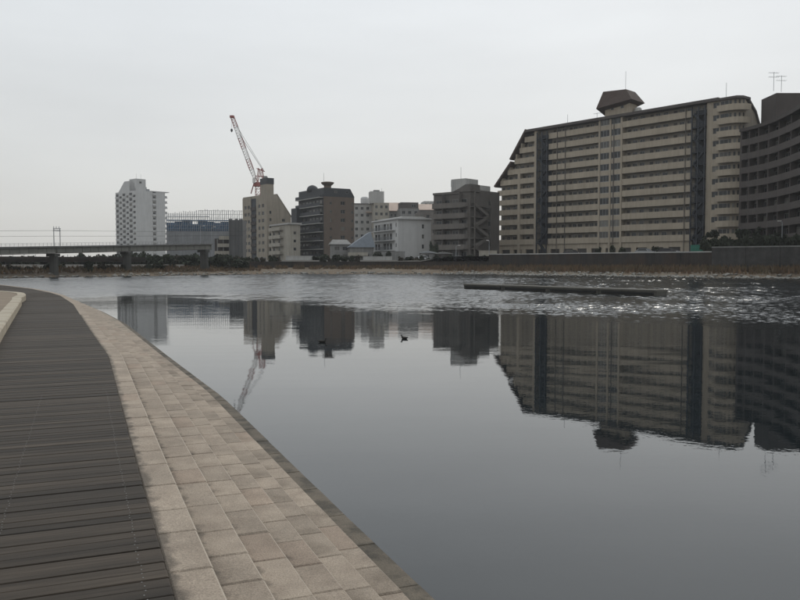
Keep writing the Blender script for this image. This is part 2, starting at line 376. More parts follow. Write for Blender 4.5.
# town ground behind the wall
TOP = []
for i, p in enumerate(SH):
    n_ = outward(i)
    if n_.dot(p) < 0: n_ = -n_
    TOP.append(p + n_ * 10.3)
def ground_z(x): return 4.1 if x > 15 else (3.3 if x > -30 else 2.0)
v = []; f = []
for i, q in enumerate(TOP):
    z = 4.1 if q.x > 12 else (2.75 + 1.35 * max(0, (q.x - 4) / 8) if q.x > -28 else max(1.48, 2.75 - 1.27 * (-28 - q.x) / 16))
    d = q.normalized()
    v += [(q.x, q.y, z), (q.x + d.x * 13, q.y + d.y * 13, max(z, 3.3) if q.x > -34 else max(z, 2.2)), (q.x + d.x * 1250, q.y + d.y * 1250, 2.4)]
for i in range(len(TOP) - 1):
    for k in range(2):
        a = i * 3 + k; f.append((a, a + 1, a + 4, a + 3))
tag(obj('town_ground', mesh('town_ground', v, f, M['soil'])), 'flat town ground behind the river wall', 'ground', None, 'structure')

# rocks and dry grass along the shore
def rock(mb, x, y, z, r, rr):
    vs_ = [Vector((1,0,0)),Vector((-1,0,0)),Vector((0,1,0)),Vector((0,-1,0)),Vector((0,0,1)),Vector((0,0,-1)),
           Vector((.62,.62,.5)),Vector((-.62,.62,.5)),Vector((-.62,-.62,.5)),Vector((.62,-.62,.5))]
    vs_ = [Vector((x, y, z)) + Vector((a.x * r * rr.uniform(.7, 1.5), a.y * r * rr.uniform(.7, 1.3), a.z * r * rr.uniform(.45, .8))) for a in vs_]
    mb.add(vs_, [(4,9,6),(4,6,7),(4,7,8),(4,8,9),(0,6,9),(2,7,6),(1,8,7),(3,9,8),(5,0,3),(5,3,1),(5,1,2),(5,2,0),(0,2,6),(2,1,7),(1,3,8),(3,0,9)])
mb = MB(); gb = MB()
for i, p in enumerate(SH[:-1]):
    n_ = outward(i)
    if n_.dot(p) < 0: n_ = -n_
    t_ = SH[i + 1] - p
    dens = 26 if p.x > 8 else 9
    for _ in range(dens):
        o_ = abs(rb.gauss(0, .9)) + .1 if rb.random() < .75 else rb.uniform(0, 4)
        q = p + t_ * rb.random() + n_ * o_
        rock(mb, q.x, q.y, .05 + .17 * o_, rb.choice((.14, .18, .22, .3, .42)), rb)
    nb = 210 if p.x > 8 else (150 if p.x > -30 else 130)
    for _ in range(nb):
        o_ = rb.uniform(5.2, 10) if rb.random() < .8 else rb.uniform(3.2, 6)
        if p.x < 8: o_ = rb.uniform(6.0, 10.1)
        if p.x < -30: o_ = rb.uniform(3.0, 10.1)
        q = p + t_ * rb.random() + n_ * o_
        z0 = .3 + o_ * .125; h = rb.uniform(.35, 1.0) * (1.15 if p.x > 8 else .9); a = rb.uniform(0, 6.28); wd_ = rb.uniform(.08, .2)
        dx, dy = math.cos(a) * wd_, math.sin(a) * wd_; lx, ly = rb.uniform(-.3, .3), rb.uniform(-.3, .3)
        gb.add([(q.x - dx, q.y - dy, z0), (q.x + dx, q.y + dy, z0), (q.x + lx, q.y + ly, z0 + h)], [(0, 1, 2)])
tag(mb.build('shore_rocks', M['rock']), 'grey rocks scattered along the far waterline', 'rocks', None, 'stuff')
tag(gb.build('dry_grass', M['drygrass']), 'brown winter grass at the foot of the river wall', 'grass', None, 'stuff')

# ------------------------------------------------------------------ river walls made of panels
def idx_near(px):
    t = (px - 400) / 780.
    return min(range(len(SH)), key=lambda i: abs(TOP[i].x / max(TOP[i].y, 1) - t))
def river_wall(px0, px1, zb, zt, m, mc, label, coping=.16, copmat=None, step=2):
    i0, i1 = sorted((idx_near(px0), idx_near(px1)))
    p0 = TOP[i0]; root = empty('river_wall', (p0.x, p0.y, 0), 0, label, 'wall', 'river walls along the far bank')
    i = i0
    while i < i1:
        j = min(i + step, i1); a, b_ = TOP[i], TOP[j]; d = b_ - a; ln = d.length; ang = math.atan2(d.y, d.x)
        nrm = Vector((-d.y, d.x)).normalized(); s = -1 if nrm.dot(a) > 0 else 1   # towards the river
        q = a - p0
        y0, y1 = (0, .5) if s > 0 else (-.5, 0)
        m1 = MB(); m1.box(.015, ln - .015, y0, y1, zb, zt); m1.build('panel', m, root, (q.x, q.y, 0), ang)
        if coping:
            m2 = MB(); m2.box(.01, ln - .01, y0 - .08, y1 + .08, zt + .003, zt + coping); m2.build('coping', mc, root, (q.x, q.y, 0), ang)
        i = j
    return root
river_wall(486, 706, .9, 4.4, M['darkconc'], M['pale'], 'long dark river wall with a pale coping in front of the beige apartment block', .2)
river_wall(708, 1000, .9, 5.2, M['stonewall'], M['greyconc'], 'taller dark stone river wall below the dark brown apartment block', .2)
river_wall(243, 484, .9, 2.75, M['darkconc'], M['darkconc'], 'low dark river wall below the mid-rise blocks and houses', .15)

# ------------------------------------------------------------------ generic building tools
class Face:
    def __init__(s, root, ox, oy, rz): s.r = root; s.ox = ox; s.oy = oy; s.rz = rz
    def pt(s, x, y, z):
        c, n = math.cos(s.rz), math.sin(s.rz); return (s.ox + c * x - n * y, s.oy + n * x + c * y, z)
    def box(s, name, m, x0, x1, y0, y1, z0, z1, parent=None):
        me = box_mesh(name, x1 - x0, y1 - y0, z1 - z0, M[m]); return obj(name, me, s.r, s.pt(x0, y0, z0), s.rz)
    def put(s, name, mb, m, smooth=False): return mb.build(name, M[m], s.r, s.pt(0, 0, 0), s.rz, smooth)
    def wall(s, m, x0, x1, z0, z1, holes=(), depth=.22, name='wall', y=0.0, outline=None):
        xs = sorted({x0, x1} | {h[0] for h in holes} | {h[1] for h in holes}); zs = sorted({z0, z1} | {h[2] for h in holes} | {h[3] for h in holes})
        mb = MB()
        for i in range(len(xs) - 1):
            for k in range(len(zs) - 1):
                cx, cz = (xs[i] + xs[i+1]) / 2, (zs[k] + zs[k+1]) / 2
                if any(h[0] < cx < h[1] and h[2] < cz < h[3] for h in holes): continue
                mb.add([(xs[i], y, zs[k]), (xs[i+1], y, zs[k]), (xs[i+1], y, zs[k+1]), (xs[i], y, zs[k+1])], [(0, 1, 2, 3)])
        for a, b_, c, d in holes:
            mb.add([(a,y,c),(b_,y,c),(b_,y,d),(a,y,d),(a,y+depth,c),(b_,y+depth,c),(b_,y+depth,d),(a,y+depth,d)], [(0,4,5,1),(1,5,6,2),(2,6,7,3),(3,7,4,0)])
        return s.put(name, mb, m)
    def window(s, a, b_, c, d, y=.14, kind='window', fm='frame', gm='glass', mull=1):
        w_, h_ = b_ - a, d - c; t = min(.07, w_ * .12)
        k = ('win', round(w_, 2), round(h_, 2), fm, mull)
        if k not in _box:
            mb = MB(); mb.box(0, w_, 0, .06, 0, t); mb.box(0, w_, 0, .06, h_ - t, h_); mb.box(0, t, .001, .061, t, h_ - t); mb.box(w_ - t, w_, .001, .061, t, h_ - t)
            for q in range(mull): x = w_ * (q + 1) / (mull + 1); mb.box(x - t / 2, x + t / 2, .002, .06, t, h_ - t)
            _box[k] = mesh('window', mb.v, mb.f, M[fm])
        o = obj(kind, _box[k], s.r, s.pt(a, y, c), s.rz)
        obj('pane', box_mesh('pane', w_ - .02, .03, h_ - .02, M[gm]), o, (.01, .035, .01))
        return o
    def windows(s, m, x0, x1, z0, z1, holes, depth=.22, **k):
        s.wall(m, x0, x1, z0, z1, holes, depth)
        for h in holes: s.window(*h, **k)

def tower(name, px, D, ang, pxr, pxl, base, label, group='apartment blocks beyond the river', cat='building'):
    """root at the nearest corner; right face runs to pxr, left face back to pxl"""
    a = R(ang); X, Y = gx(px, D), D; tr = (pxr - 400) / 780.; tl = (pxl - 400) / 780.
    wr = (tr * Y - X) / (math.cos(a) - tr * math.sin(a)); wl = (tl * Y - X) / (-math.sin(a) - tl * math.cos(a))
    root = empty(name, (X, Y, base), a, label, cat, group)
    return root, Face(root, 0, 0, 0), Face(root, 0, wl, -math.pi / 2), wr, wl
def core(root, wr, wl, h, m, inset=.23, z0=0., name='core'):
    mb = MB(); mb.box(inset, wr - .02, inset, wl - .02, z0, h); return mb.build(name, M[m], root)
def antenna(root, x, y, z, h, yagi=0):
    mb = MB(); mb.bar((x, y, z), (x, y, z + h), .05, 5)
    for k in range(yagi):
        zz = z + h - .15 - k * .9; mb.bar((x - 1.1, y, zz), (x + 1.1, y + .3, zz), .035, 4)
        for q in range(5): mb.bar((x - 1 + q * .5, y - .35, zz), (x - 1 + q * .5, y + .45, zz + .02), .025, 4)
    return mb.build('antenna', M['steel'], root)
def railing(F_, x0, x1, y, z0, h, m='steel', step=.5, name='railing'):
    mb = MB(); mb.bar((x0, y, z0 + h), (x1, y, z0 + h), .04); mb.bar((x0, y, z0 + h * .5), (x1, y, z0 + h * .5), .025)
    n_ = max(2, int((x1 - x0) / step))
    for q in range(n_ + 1): x = x0 + (x1 - x0) * q / n_; mb.bar((x, y, z0), (x, y, z0 + h), .03)
    return F_.put(name, mb, m)

# ------------------------------------------------------------------ big beige gallery block
JX, JY = 29.2, 235.0; JA = math.atan2(179 - 235, 76.9 - 29.2)
def ju(px): t = (px - 400) / 780.; return (t * JY - JX) / (math.cos(JA) - t * math.sin(JA))
JB = 4.1
J = empty('apartment_block', (JX, JY, JB), JA, 'long beige twelve-storey block with sloped left end and brown rooftop house', 'building', 'apartment blocks beyond the river')
jf = Face(J, 0, 0, 0)
FH = 2.94; Z0 = 4.1                                     # first gallery floor above the base
zf = [Z0 + FH * k for k in range(11)]; ZR = Z0 + FH * 11 - .55   # roof
uL, uA0, uA1 = ju(497), ju(517), ju(536)
uS0, uS1 = ju(537), ju(547.5)
uE0, uE1 = ju(598), ju(619.5)
uT0, uT1 = ju(690), ju(704)
uW = ju(716); uEnd = ju(737)
SLK = [(uL, 21.6), (ju(513), 28.2), (ju(527), ZR + .6)]   # slanted left end
def left_limit(z):
    if z <= SLK[0][1]: return uL
    for (a, za), (b_, zb) in zip(SLK[:-1], SLK[1:]):
        if z <= zb: return a + (b_ - a) * (z - za) / (zb - za)
    return SLK[-1][0]
GD = 1.5
# body: outline with the slanted end, behind the galleries
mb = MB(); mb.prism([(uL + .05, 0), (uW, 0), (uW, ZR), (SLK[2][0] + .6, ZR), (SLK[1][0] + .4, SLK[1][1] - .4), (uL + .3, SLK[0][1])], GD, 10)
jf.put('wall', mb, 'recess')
mb = MB()                                              # arched dark openings of the ground floor, front wall
gh = []
for q in range(13):
    a = uL + 1.6 + q * (uT0 - uL - 3) / 13.; gh.append((a, a + 3.1, .1, 2.35))
jf.wall('beige', uL + .1, uT0, 0, Z0 - .36, gh, .5, 'ground_floor_wall', .35)
for h in gh: jf.window(*h, y=.8, kind='garage_door', fm='door', gm='door', mull=0)
def gallery(x0, x1, units, first=0, pipes=()):
    for k, z in enumerate(zf):
        a = max(x0, left_limit(z + 1.0)) if x0 < uA1 else x0
        if a > x1 - .8: continue
        jf.box('floor_slab', 'beige', a, x1, .122, GD, z - .2, z)
        jf.box('parapet', 'beige', a, x1, 0, .12, z - .36, z + 1.18)
        n_ = max(1, int(round((x1 - a) / units))); p = (x1 - a) / n_
        for q in range(n_):
            b_ = a + q * p
            d0 = b_ + p * .10; jf.box('door', 'door', d0, d0 + .9, GD - .05, GD + .02, z + .02, z + 2.05)
            for r_, w_, in ((.34, 1.25), (.66, 1.35)):
                w0 = b_ + p * r_
                if w0 + w_ < x1 - .1: jf.window(w0, w0 + w_, z + 1.0, z + 2.1, GD - .06)
gallery(uL, uA1, 6.2); gallery(uS1, uE0 - .3, 6.4); gallery(uE1 + .3, uT0, 6.5)
# columns of the left end and lift bay
jf.box('column', 'beige', uA0, uA0 + .9, -.05, GD, 0, SLK[1][1] - 2.8)
jf.box('column', 'beige', uA1 - 1.0, uA1, -.06, GD, 0, ZR)
for u in (uE0 - .3, (uE0 + uE1) / 2 - .25, uE1 - .2): jf.box('column', 'beige', u, u + .5, -.12, GD, 0, ZR)
for side in (0, 1):
    a = (uE0 + .2, (uE0 + uE1) / 2 + .25)[side]; b_ = ((uE0 + uE1) / 2 - .25, uE1 - .2)[side]
    for k in range(11):
        z = zf[k]; jf.box('spandrel', 'beige', a, b_, 0, .3, z - .36, z + .9); jf.window(a + .02, b_ - .02, z + .91, z + FH - .37, .1, fm='steel', mull=2)
# drain pipes
for px in (556, 564, 612, 683): u = ju(px); jf.box('drain_pipe', 'taupe', u, u + .14, -.2, -.03, 0, ZR)
# stairs: dark steel towers set into the front
def stair_tower(u0, u1):
    jf.box('stairwell_wall', 'stairblk', u0, u1, GD - .1, GD + .3, 0, ZR - 1.2)
    for u in (u0, (u0 + u1) / 2 - .12, u1 - .24):
        jf.box('stair_post', 'stairblk', u, u + .24, -.75, -.5, 0, ZR - .6)
    for k in range(11):
        z = zf[k]
        jf.box('stair_landing', 'stairblk', u0, u1, -.5, GD - .12, z - .2, z)
        mb = MB(); a, b_ = (u0 + .5, u1 - .5) if k % 2 else (u1 - .5, u0 + .5)
        mb.add([(a, -.42, z - FH), (b_, -.42, z - .1), (b_, -.42, z + .45), (a, -.42, z - FH + .55), (a, .5, z - FH), (b_, .5, z - .1), (b_, .5, z + .45), (a, .5, z - FH + .55)], [(0,1,2,3),(7,6,5,4),(0,4,5,1),(3,2,6,7)])
        jf.put('stair_flight', mb, 'stairblk')
        mb = MB()
        for q in range(10): x = u0 + .3 + (u1 - u0 - .6) * q / 9; mb.bar((x, -.62, z), (x, -.62, z + 1.1), .045)
        mb.bar((u0, -.62, z + 1.12), (u1, -.62, z + 1.12), .06); jf.put('stair_railing', mb, 'stairblk')
stair_tower(uS0, uS1); stair_tower(uT0, uT1)
# right wing: pier with small windows, then rounded balconies round the corner
jf.box('column', 'beige', uT1, uT1 + 1.2, -.05, GD, 0, ZR)
hol = [(uT1 + 1.5, uT1 + 3.0, z + .85, z + 2.15) for z in zf]
jf.windows('beige', uT1 + 1.2, uW, 0, ZR, hol)
NA = 8
def wing_path(off):
    pts = [(uW, -off)]; r_ = 2.6
    cx, cy = uEnd - r_, r_ - .0
    for q in range(NA + 1):
        t = -math.pi / 2 + (math.pi / 2) * q / NA; pts.append((cx + (r_ + off) * math.cos(t), cy + (r_ + off) * math.sin(t)))
    return pts
for z in zf:
    o_, i_ = wing_path(1.2), wing_path(-.1)
    n_ = len(o_)
    mb = MB(); mb.vprism(o_ + i_[::-1], z - .2, z); jf.put('balcony_slab', mb, 'beige')
    mb = MB()
    o2, i2 = wing_path(1.22), wing_path(1.08)
    for q in range(n_ - 1): mb.vprism([o2[q], o2[q+1], i2[q+1], i2[q]], z - .3, z + 1.1)
    jf.put('balcony_parapet', mb, 'beige')
    jf.window(uW + .3, uW + 2.3, z + .03, z + 2.2, -.06, kind='balcony_door')
    wp = wing_path(.04)
    for q in (1, 3, 5, 7):
        d_ = Vector(wp[q + 1]) - Vector(wp[q]); me_ = box_mesh('balcony_door', d_.length * (.96 if q < 5 else .7), .05, 2.15, M['glass'])
        obj('balcony_door', me_, J, (wp[q][0], wp[q][1], z + .03), math.atan2(d_.y, d_.x))
mb = MB(); core_pts = wing_path(0) + [(uEnd, 5), (uW, 5)]; mb.vprism(core_pts, 0, ZR - 1.0); jf.put('wing_wall', mb, 'beige2')
# end wall with slanted top, facing right
prof_ = [(0, ZR + .1), (3.2, ZR - .1), (7.0, ZR - 2.6), (9.8, ZR - 6.5)]
mb = MB(); mb.add([(uEnd - .05, 2.6, 0), (uEnd - .05, 9.8, 0)] + [(uEnd - .05, y, z) for y, z in prof_[::-1][:2]] + [(uEnd - .05, 2.6, ZR - .3)], [(0, 1, 2, 3, 4)]); jf.put('gable_wall', mb, 'beige2')
mb = MB(); mb.vprism(wing_path(0) + [(uW, 2.6)], ZR - 1.0, ZR - .05); jf.put('wing_top', mb, 'beige2')
mb = MB(); hw = wing_path(.5); 
for (y0_, z0_), (y1_, z1_) in zip(prof_[1:-1], prof_[2:]): mb.add([(uW, y0_, z0_), (uEnd + .4, y0_, z0_), (uEnd + .4, y1_, z1_), (uW, y1_, z1_), (uW, y0_, z0_ + .5), (uEnd + .4, y0_, z0_ + .5), (uEnd + .4, y1_, z1_ + .5), (uW, y1_, z1_ + .5)], [(3,2,1,0),(4,5,6,7),(0,1,5,4),(1,2,6,5),(2,3,7,6),(3,0,4,7)])
mb.vprism([(uW, -.7), (uEnd - .6, -.7), (uEnd + .4, .6), (uEnd + .4, 4.0), (uW, 4.0)], ZR - .04, ZR + .5); jf.put('end_roof', mb, 'dkbrown2')
# roof edge: dark band, slanted strip at the left
mb = MB(); mb.prism([(SLK[2][0] - .5, ZR + .05), (uW, ZR + .05), (uW, ZR + .75), (SLK[2][0] - .2, ZR + .75)], -.7, 10.2); jf.put('roof', mb, 'dkbrown2')
def slab_strip(a, b_, over):
    (x0, z0_), (x1, z1_) = a, b_
    d = Vector((x1 - x0, z1_ - z0_)).normalized(); n_ = Vector((-d.y, d.x)) * .55
    mb = MB(); mb.prism([(x0 - d.x * over, z0_ - d.y * over), (x1, z1_), (x1 + n_.x, z1_ + n_.y), (x0 + n_.x - d.x * over, z0_ + n_.y - d.y * over)], -.8, 10.1); return jf.put('sloping_roof', mb, 'rooftile')
slab_strip((SLK[0][0] + .1, SLK[0][1]), (SLK[1][0] - .3, SLK[1][1] - .4), .8); slab_strip((SLK[1][0] - .2, SLK[1][1] + 1.0), (SLK[2][0] - .1, SLK[2][1]), .8)
# end window wall of the left slope
for k in range(6, 11):
    z = zf[k]; a = left_limit(z + 1.2)
    if k < 10: jf.box('end_column', 'beige', a + .35, a + .75, -.03, GD, z - .3, z + 2.5)
# rooftop house with mansard roof
def ju2(px, y):
    t = (px - 400) / 780.; c_, s_ = math.cos(JA), math.sin(JA); return (t * (JY + c_ * y) - JX + s_ * y) / (c_ - t * s_)
pu0, pu1 = ju2(603, 3.5), ju2(627, 3.5)
mb = MB(); mb.box(pu0, pu1, 3.5, 7.0, ZR + .7, ZR + 6.0); jf.put('rooftop_house', mb, 'beige')
mb = MB(); a0, a1 = ju2(594, 1.8), ju2(629, 1.8)
e = [(a0, 1.8), (a1, 1.8), (a1, 8.0), (a0, 8.0)]; t_ = [(a0 + 1.2, 3.2), (a1 - 2.6, 3.2), (a1 - 2.2, 6.8), (a0 + 1.2, 6.8)]
zb = [ZR + 3.7, ZR + 4.6, ZR + 4.3, ZR + 1.5]; zt = [ZR + 8.2, ZR + 7.7, ZR + 7.4, ZR + 7.8]
mb.add([(x, y, z) for (x, y), z in zip(e, zb)] + [(x, y, z) for (x, y), z in zip(t_, zt)], [(0,1,5,4),(1,2,6,5),(2,3,7,6),(3,0,4,7),(4,5,6,7),(3,2,1,0)])
jf.put('mansard_roof', mb, 'rooftile')
for q in range(2): x = pu1 - 2.6 - q * 3.0; jf.window(x, x + .9, ZR + 3.0, ZR + 4.3, 3.42, mull=0)
mb = MB(); mb.lathe([(1.0, ZR + .7), (1.0, ZR + 2.6), (.7, ZR + 3.0)], 12, (pu1 + .9, 6)); jf.put('water_tank', mb, 'pale')
antenna(J, (a0 + a1) / 2 + 1.5, 5, ZR + 8.2, 4.6); antenna(J, uA1 + 6, 6, ZR + .7, 3.8); antenna(J, ju(584), 5, ZR + .7, 2.6, 1); antenna(J, uT1 + 1.5, 6, ZR + .7, 4.6)

# ------------------------------------------------------------------ dark brown curved block on the right
KB = 4.1; KH = 30.2 - KB
kp = [(738, 165), (746, 163), (755, 160), (765, 156.4), (775, 152), (787, 146), (800, 139), (815, 130), (835, 118)]
kp = [Vector((gx(a, d), d)) for a, d in kp]; k0 = kp[0]
Kb = empty('apartment_block', (k0.x, k0.y, KB), 0, 'dark brown block with a hollow-curved front of balconies at the right edge', 'building', 'apartment blocks beyond the river')
kl = [p - k0 for p in kp]
def koff(o_):
    out = []
    for i in range(len(kl)):
        t = (kl[min(i+1, len(kl)-1)] - kl[max(i-1, 0)]).normalized(); n_ = Vector((-t.y, t.x)); 
        if n_.x < 0: n_ = -n_
        out.append(kl[i] + n_ * o_)
    return out
def kstrip(name, o0, o1, z0, z1, m, i0=0, i1=None):
    A, Bq = koff(o0), koff(o1); i1 = len(A) - 1 if i1 is None else i1; mb = MB()
    for i in range(i0, i1): mb.vprism([A[i], A[i+1], Bq[i+1], Bq[i]], z0, z1)
    return mb.build(name, M[m], Kb)
kstrip('wall', 1.4, 14, 0, KH - .3, 'dkbrown')
kfh = KH / 9.
for k in range(1, 9):
    z = k * kfh
    kstrip('balcony_slab', .12, 1.4, z - .2, z, 'dkbrown2')
    for i in range(len(kl) - 1): kstrip('balcony_parapet', 0, .11, z - .32, z + 1.0, 'dkbrown2', i, i + 1)
kstrip('roof', -.5, 14.2, KH - .3, KH + .4, 'dkbrown')
W_ = koff(1.36); P_ = koff(.15)
for i in range(len(kl) - 1):
    d = W_[i+1] - W_[i]; ang = math.atan2(d.y, d.x); ln = d.length
    fk = Face(Kb, W_[i].x, W_[i].y, ang)
    fp = Face(Kb, P_[i].x, P_[i].y, ang); fp.box('column', 'dkbrown', -.25, .25, -.08, 1.3, 0, KH - .3)
    nw = max(1, int(ln // 2.6)); p = ln / nw
    for k in range(9):
        for q in range(nw): fk.window(p * q + .45, p * (q + 1) - .25, k * kfh + (.1 if k else .5), k * kfh + 2.15, -.05)
mb = MB(); mb.box(gx(770, 172) - k0.x, gx(770, 172) - k0.x + 16, 6, 13, KH - .2, gz(90, 166) - KB); mb.build('rooftop_house', M['dkbrown'], Kb)
antenna(Kb, gx(776, 166) - k0.x, 4, gz(90, 166) - KB, 4.0, 2); antenna(Kb, gx(786, 166) - k0.x, 5, gz(90, 166) - KB, 3.5, 2)

# ------------------------------------------------------------------ taupe block with rounded balconies
r, fr, fl, wr, wl = tower('apartment_block', 470, 212, 48, 499, 433.5, 3.3, 'taupe six-storey block with banded balconies and an outside stair on its right')
H = gz(196, 225) - 3.3; core(r, wr, wl, H, 'taupe')
ft = 2.86
for k in range(1, 6):
    z = k * ft + .3
    fl.box('balcony_slab', 'taupe', .4, wl - .8, -1.3, .1, z - .2, z)
    mb = MB(); x0, x1 = .4, wl - .8
    pts = [(x0, 0), (x0, -1.2), (x0 + .5, -1.5), (x1 - 1.5, -1.5), (x1 - .4, -1.1), (x1, 0)]; inn = [(x0 + .12, 0), (x0 + .12, -1.12), (x0 + .56, -1.38), (x1 - 1.53, -1.38), (x1 - .5, -1.02), (x1 - .12, 0)]
    for q in range(5): mb.vprism([pts[q], pts[q+1], inn[q+1], inn[q]], z - .32, z + 1.1)
    fl.put('balcony_parapet', mb, 'taupe2')
    x = 1.0
    while x + 2.1 < wl - 1: fl.window(x, x + 2.0, z + .02, z + 2.05, -.06, kind='balcony_door', mull=1); x += 2.9
fl.wall('taupe', 0, wl, 0, H, [], .2); 
x = 1.0
while x + 2.1 < wl - 1: fl.window(x, x + 2.0, .6, 2.3, -.05); x += 2.9
x = 4.1
while x < wl - 1: fl.box('party_wall', 'taupe', x, x + .16, -1.35, -.01, .6, H - .4); x += 5.8
fl.box('roof_edge', 'taupe2', -.1, wl - 3.5, -.3, 0, H - .3, H + .25)
mb = MB(); mb.prism([(wl - 6.5, H), (wl + .3, H), (wl + .3, H + 2.0), (wl - 1.5, H + 2.0), (wl - 4, H + .9)], -.3, 4); fl.put('stepped_roof', mb, 'taupe')
hol = [(wr * .62, wr * .62 + 1.4, k * ft + .9, k * ft + 2.2) for k in range(6)]
fr.windows('taupe', 0, wr, 0, H + .6, hol)
for k in range(6):       # outside stair on the right face
    z = k * ft + .3; a, b_ = (.6, wr * .5) if k % 2 else (wr * .5, .6)
    mb = MB(); mb.add([(a, -1.4, z), (b_, -1.4, z + ft - .1), (b_, -1.4, z + ft + .8), (a, -1.4, z + .9), (a, -.3, z), (b_, -.3, z + ft - .1), (b_, -.3, z + ft + .8), (a, -.3, z + .9)], [(0,1,2,3),(7,6,5,4),(0,4,5,1),(3,2,6,7)])
    if k < 5: fr.put('stair_flight', mb, 'taupe2')
    fr.box('stair_landing', 'taupe', .1, wr * .55, -1.5, -.02, z - .2, z)
for x in (.1, wr * .55): fr.box('stair_post', 'taupe', x, x + .3, -1.5, -1.2, 0, H)
mb = MB(); mb.box(.5, wr * .45, 2, 7, H, gz(180.5, 218) - 3.3); mb.build('rooftop_house', M['pale'], r)
mb = MB(); mb.box(wr * .66, wr * .98, 3, 9, H, gz(186.3, 222) - 3.3); mb.build('lift_house', M['pale'], r)
antenna(r, 1.0, 4, gz(180.5, 218) - 3.3, 3.2); antenna(r, -.8, 6, H + 1.6, 1.6); antenna(r, .2, 6, H + 1.6, 1.5)

# ------------------------------------------------------------------ white four-storey block
r, fr, fl, wr, wl = tower('apartment_block', 398, 226, 22, 431, 374, 3.3, 'small white block with three rows of balconies and a blank side wall')
H = gz(219.3, 226) - 3.3; core(r, wr, wl, H, 'white'); ft = H / 4.05
hol = [(wr * .72, wr * .72 + .7, k * ft + .5, k * ft + 1.7) for k in range(1, 4)]
fr.windows('white', 0, wr, 0, H, hol, mull=0)
hol = []
for k in range(0, 4):
    x = 1.0
    while x + 2.0 < wl - 2.6: hol.append((x, x + 2.0, k * ft + .25, k * ft + 2.1)); x += 2.5
    hol.append((wl - 1.9, wl - 1.1, k * ft + .9, k * ft + 2.0))
fl.windows('white', 0, wl, 0, H, hol)
for k in range(1, 4):
    z = k * ft; fl.box('balcony_slab', 'white', .5, wl - 2.4, -1.2, -.01, z - .12, z + .08); railing(fl, .5, wl - 2.4, -1.15, z + .08, 1.0, 'steel', .35)
    fl.box('balcony_divider', 'white', wl * .42, wl * .42 + .1, -1.15, -.01, z + .09, z + 2.1)
mb = MB(); mb.box(-.6, wr + .5, -.6, wl + .6, H + .003, H + .4); mb.build('roof', M['white'], r)
mb = MB(); mb.prism([(.4, H + .4), (wr - .4, H + .4), (wr - 2.2, H + .9), (2, H + .9)], 1, wl - 1); mb.build('roof_deck', M['pale'], r)

# ------------------------------------------------------------------ umber block with charcoal top
r, fr, fl, wr, wl = tower('apartment_block', 324, 262, 32, 354.5, 299, 3.0, 'brown tiled block with charcoal top storey and dark balconies on its left face')
H = gz(196.7, 262) - 3.0; HT = gz(188, 262) - 3.0; core(r, wr, wl, H, 'umber'); ft = H / 7.55
hol = []
for k in range(1, 8):
    z = H - .5 - k * ft + .75
    if z < .3: continue
    hol += [(wr * .55, wr * .55 + 1.6, z, z + 1.25), (wr * .20, wr * .20 + .7, z, z + 1.0), (wr * .90, wr * .90 + .7, z, z + 1.0)]
fr.windows('umber', 0, wr, 0, H, hol)
fl.wall('charcoal', 0, wl, 0, H, [])
for k in range(0, 8):
    z = H - k * ft - .2
    if z < .4: continue
    fl.box('balcony_slab', 'pale', .2, wl - .3, -1.35, -.01, z - .2, z)
    if k < 8:
        fl.box('balcony_parapet', 'charcoal', .2, wl - .3, -1.32, -1.22, z + .003, z + 1.05)
    x = .9
    while k and x + 2. < wl - .8: fl.window(x, x + 1.9, z + .05, z + 2.0, -.08, kind='balcony_door', fm='door'); x += 2.7
mb = MB(); mb.prism([(.1, H + .003), (wr, H + .003), (wr, H + .3), (wr - 1.6, HT), (.1, HT)], -.05, wl); mb.build('top_storey', M['charcoal'], r)
for q in (wr * .35, wr * .72): fr.window(q, q + .9, H + 1.3, H + 2.1, -.12, mull=0)
mb = MB(); mb.lathe([(2.0, HT - .6), (2.0, HT + .2), (1.75, HT + .9), (1.1, HT + 1.5), (.3, HT + 1.75)], 16, (1.2, wl * .55)); mb.build('round_tank', M['charcoal'], r, smooth=True)
mb = MB(); mb.lathe([(1.2, HT), (1.25, HT + 1.0), (2.0, HT + 1.6), (2.2, HT + 1.9), (2.2, HT + 2.15), (1.3, HT + 2.35)], 12, (3.2, 3.4)); mb.build('roof_pavilion', M['umber'], r)
antenna(r, 1.6, 3, HT + 1, 4.2)
mb = MB(); mb.box(-2.4, -.1, wl - 3.5, wl + 1, gz(222, 268) - 3, gz(207, 268) - 3); mb.build('stair_house', M['charcoal'], r)

# ------------------------------------------------------------------ sand coloured block with slanted right roof
r, fr, fl, wr, wl = tower('apartment_block', 267.5, 286, 38, 291.5, 243.3, 3.0, 'sand coloured eight-storey block with its right side cut at a slant')
H = gz(194.5, 286) - 3.0; ft = 2.72
mb = MB(); mb.prism([(.23, 0), (wr - .03, 0), (wr - .03, gz(217, 290) - 3), (wr * .42, H), (.23, H)], .23, wl - .02); mb.build('core', M['beige2'], r)
zc = gz(217, 290) - 3
hol = [(wr * a, wr * a + w_, k * ft + 1.2, k * ft + 2.3) for k in range(1, 7) for a, w_ in ((.10, .8), (.33, 1.3))]
fr.windows('beige2', 0, wr * .42, 0, H, [h for h in hol if h[1] < wr * .42])
fr.windows('beige2', wr * .42, wr - .01, 0, zc, [(wr * .62, wr * .62 + 1.2, k * ft + 1.2, k * ft + 2.3) for k in range(1, 6)])
mb = MB(); mb.add([(wr * .42, 0, zc), (wr, 0, zc), (wr * .42, 0, H)], [(0, 1, 2)]); fr.put('gable_wall', mb, 'beige2')
mb = MB(); mb.prism([(wr + .15, zc), (wr + .15, zc + .35), (wr * .42, H + .3), (wr * .42, H)], -.15, wl); mb.build('sloping_roof', M['beige3'], r)
rec0, rec1 = wl * .36, wl * .57
hol = []
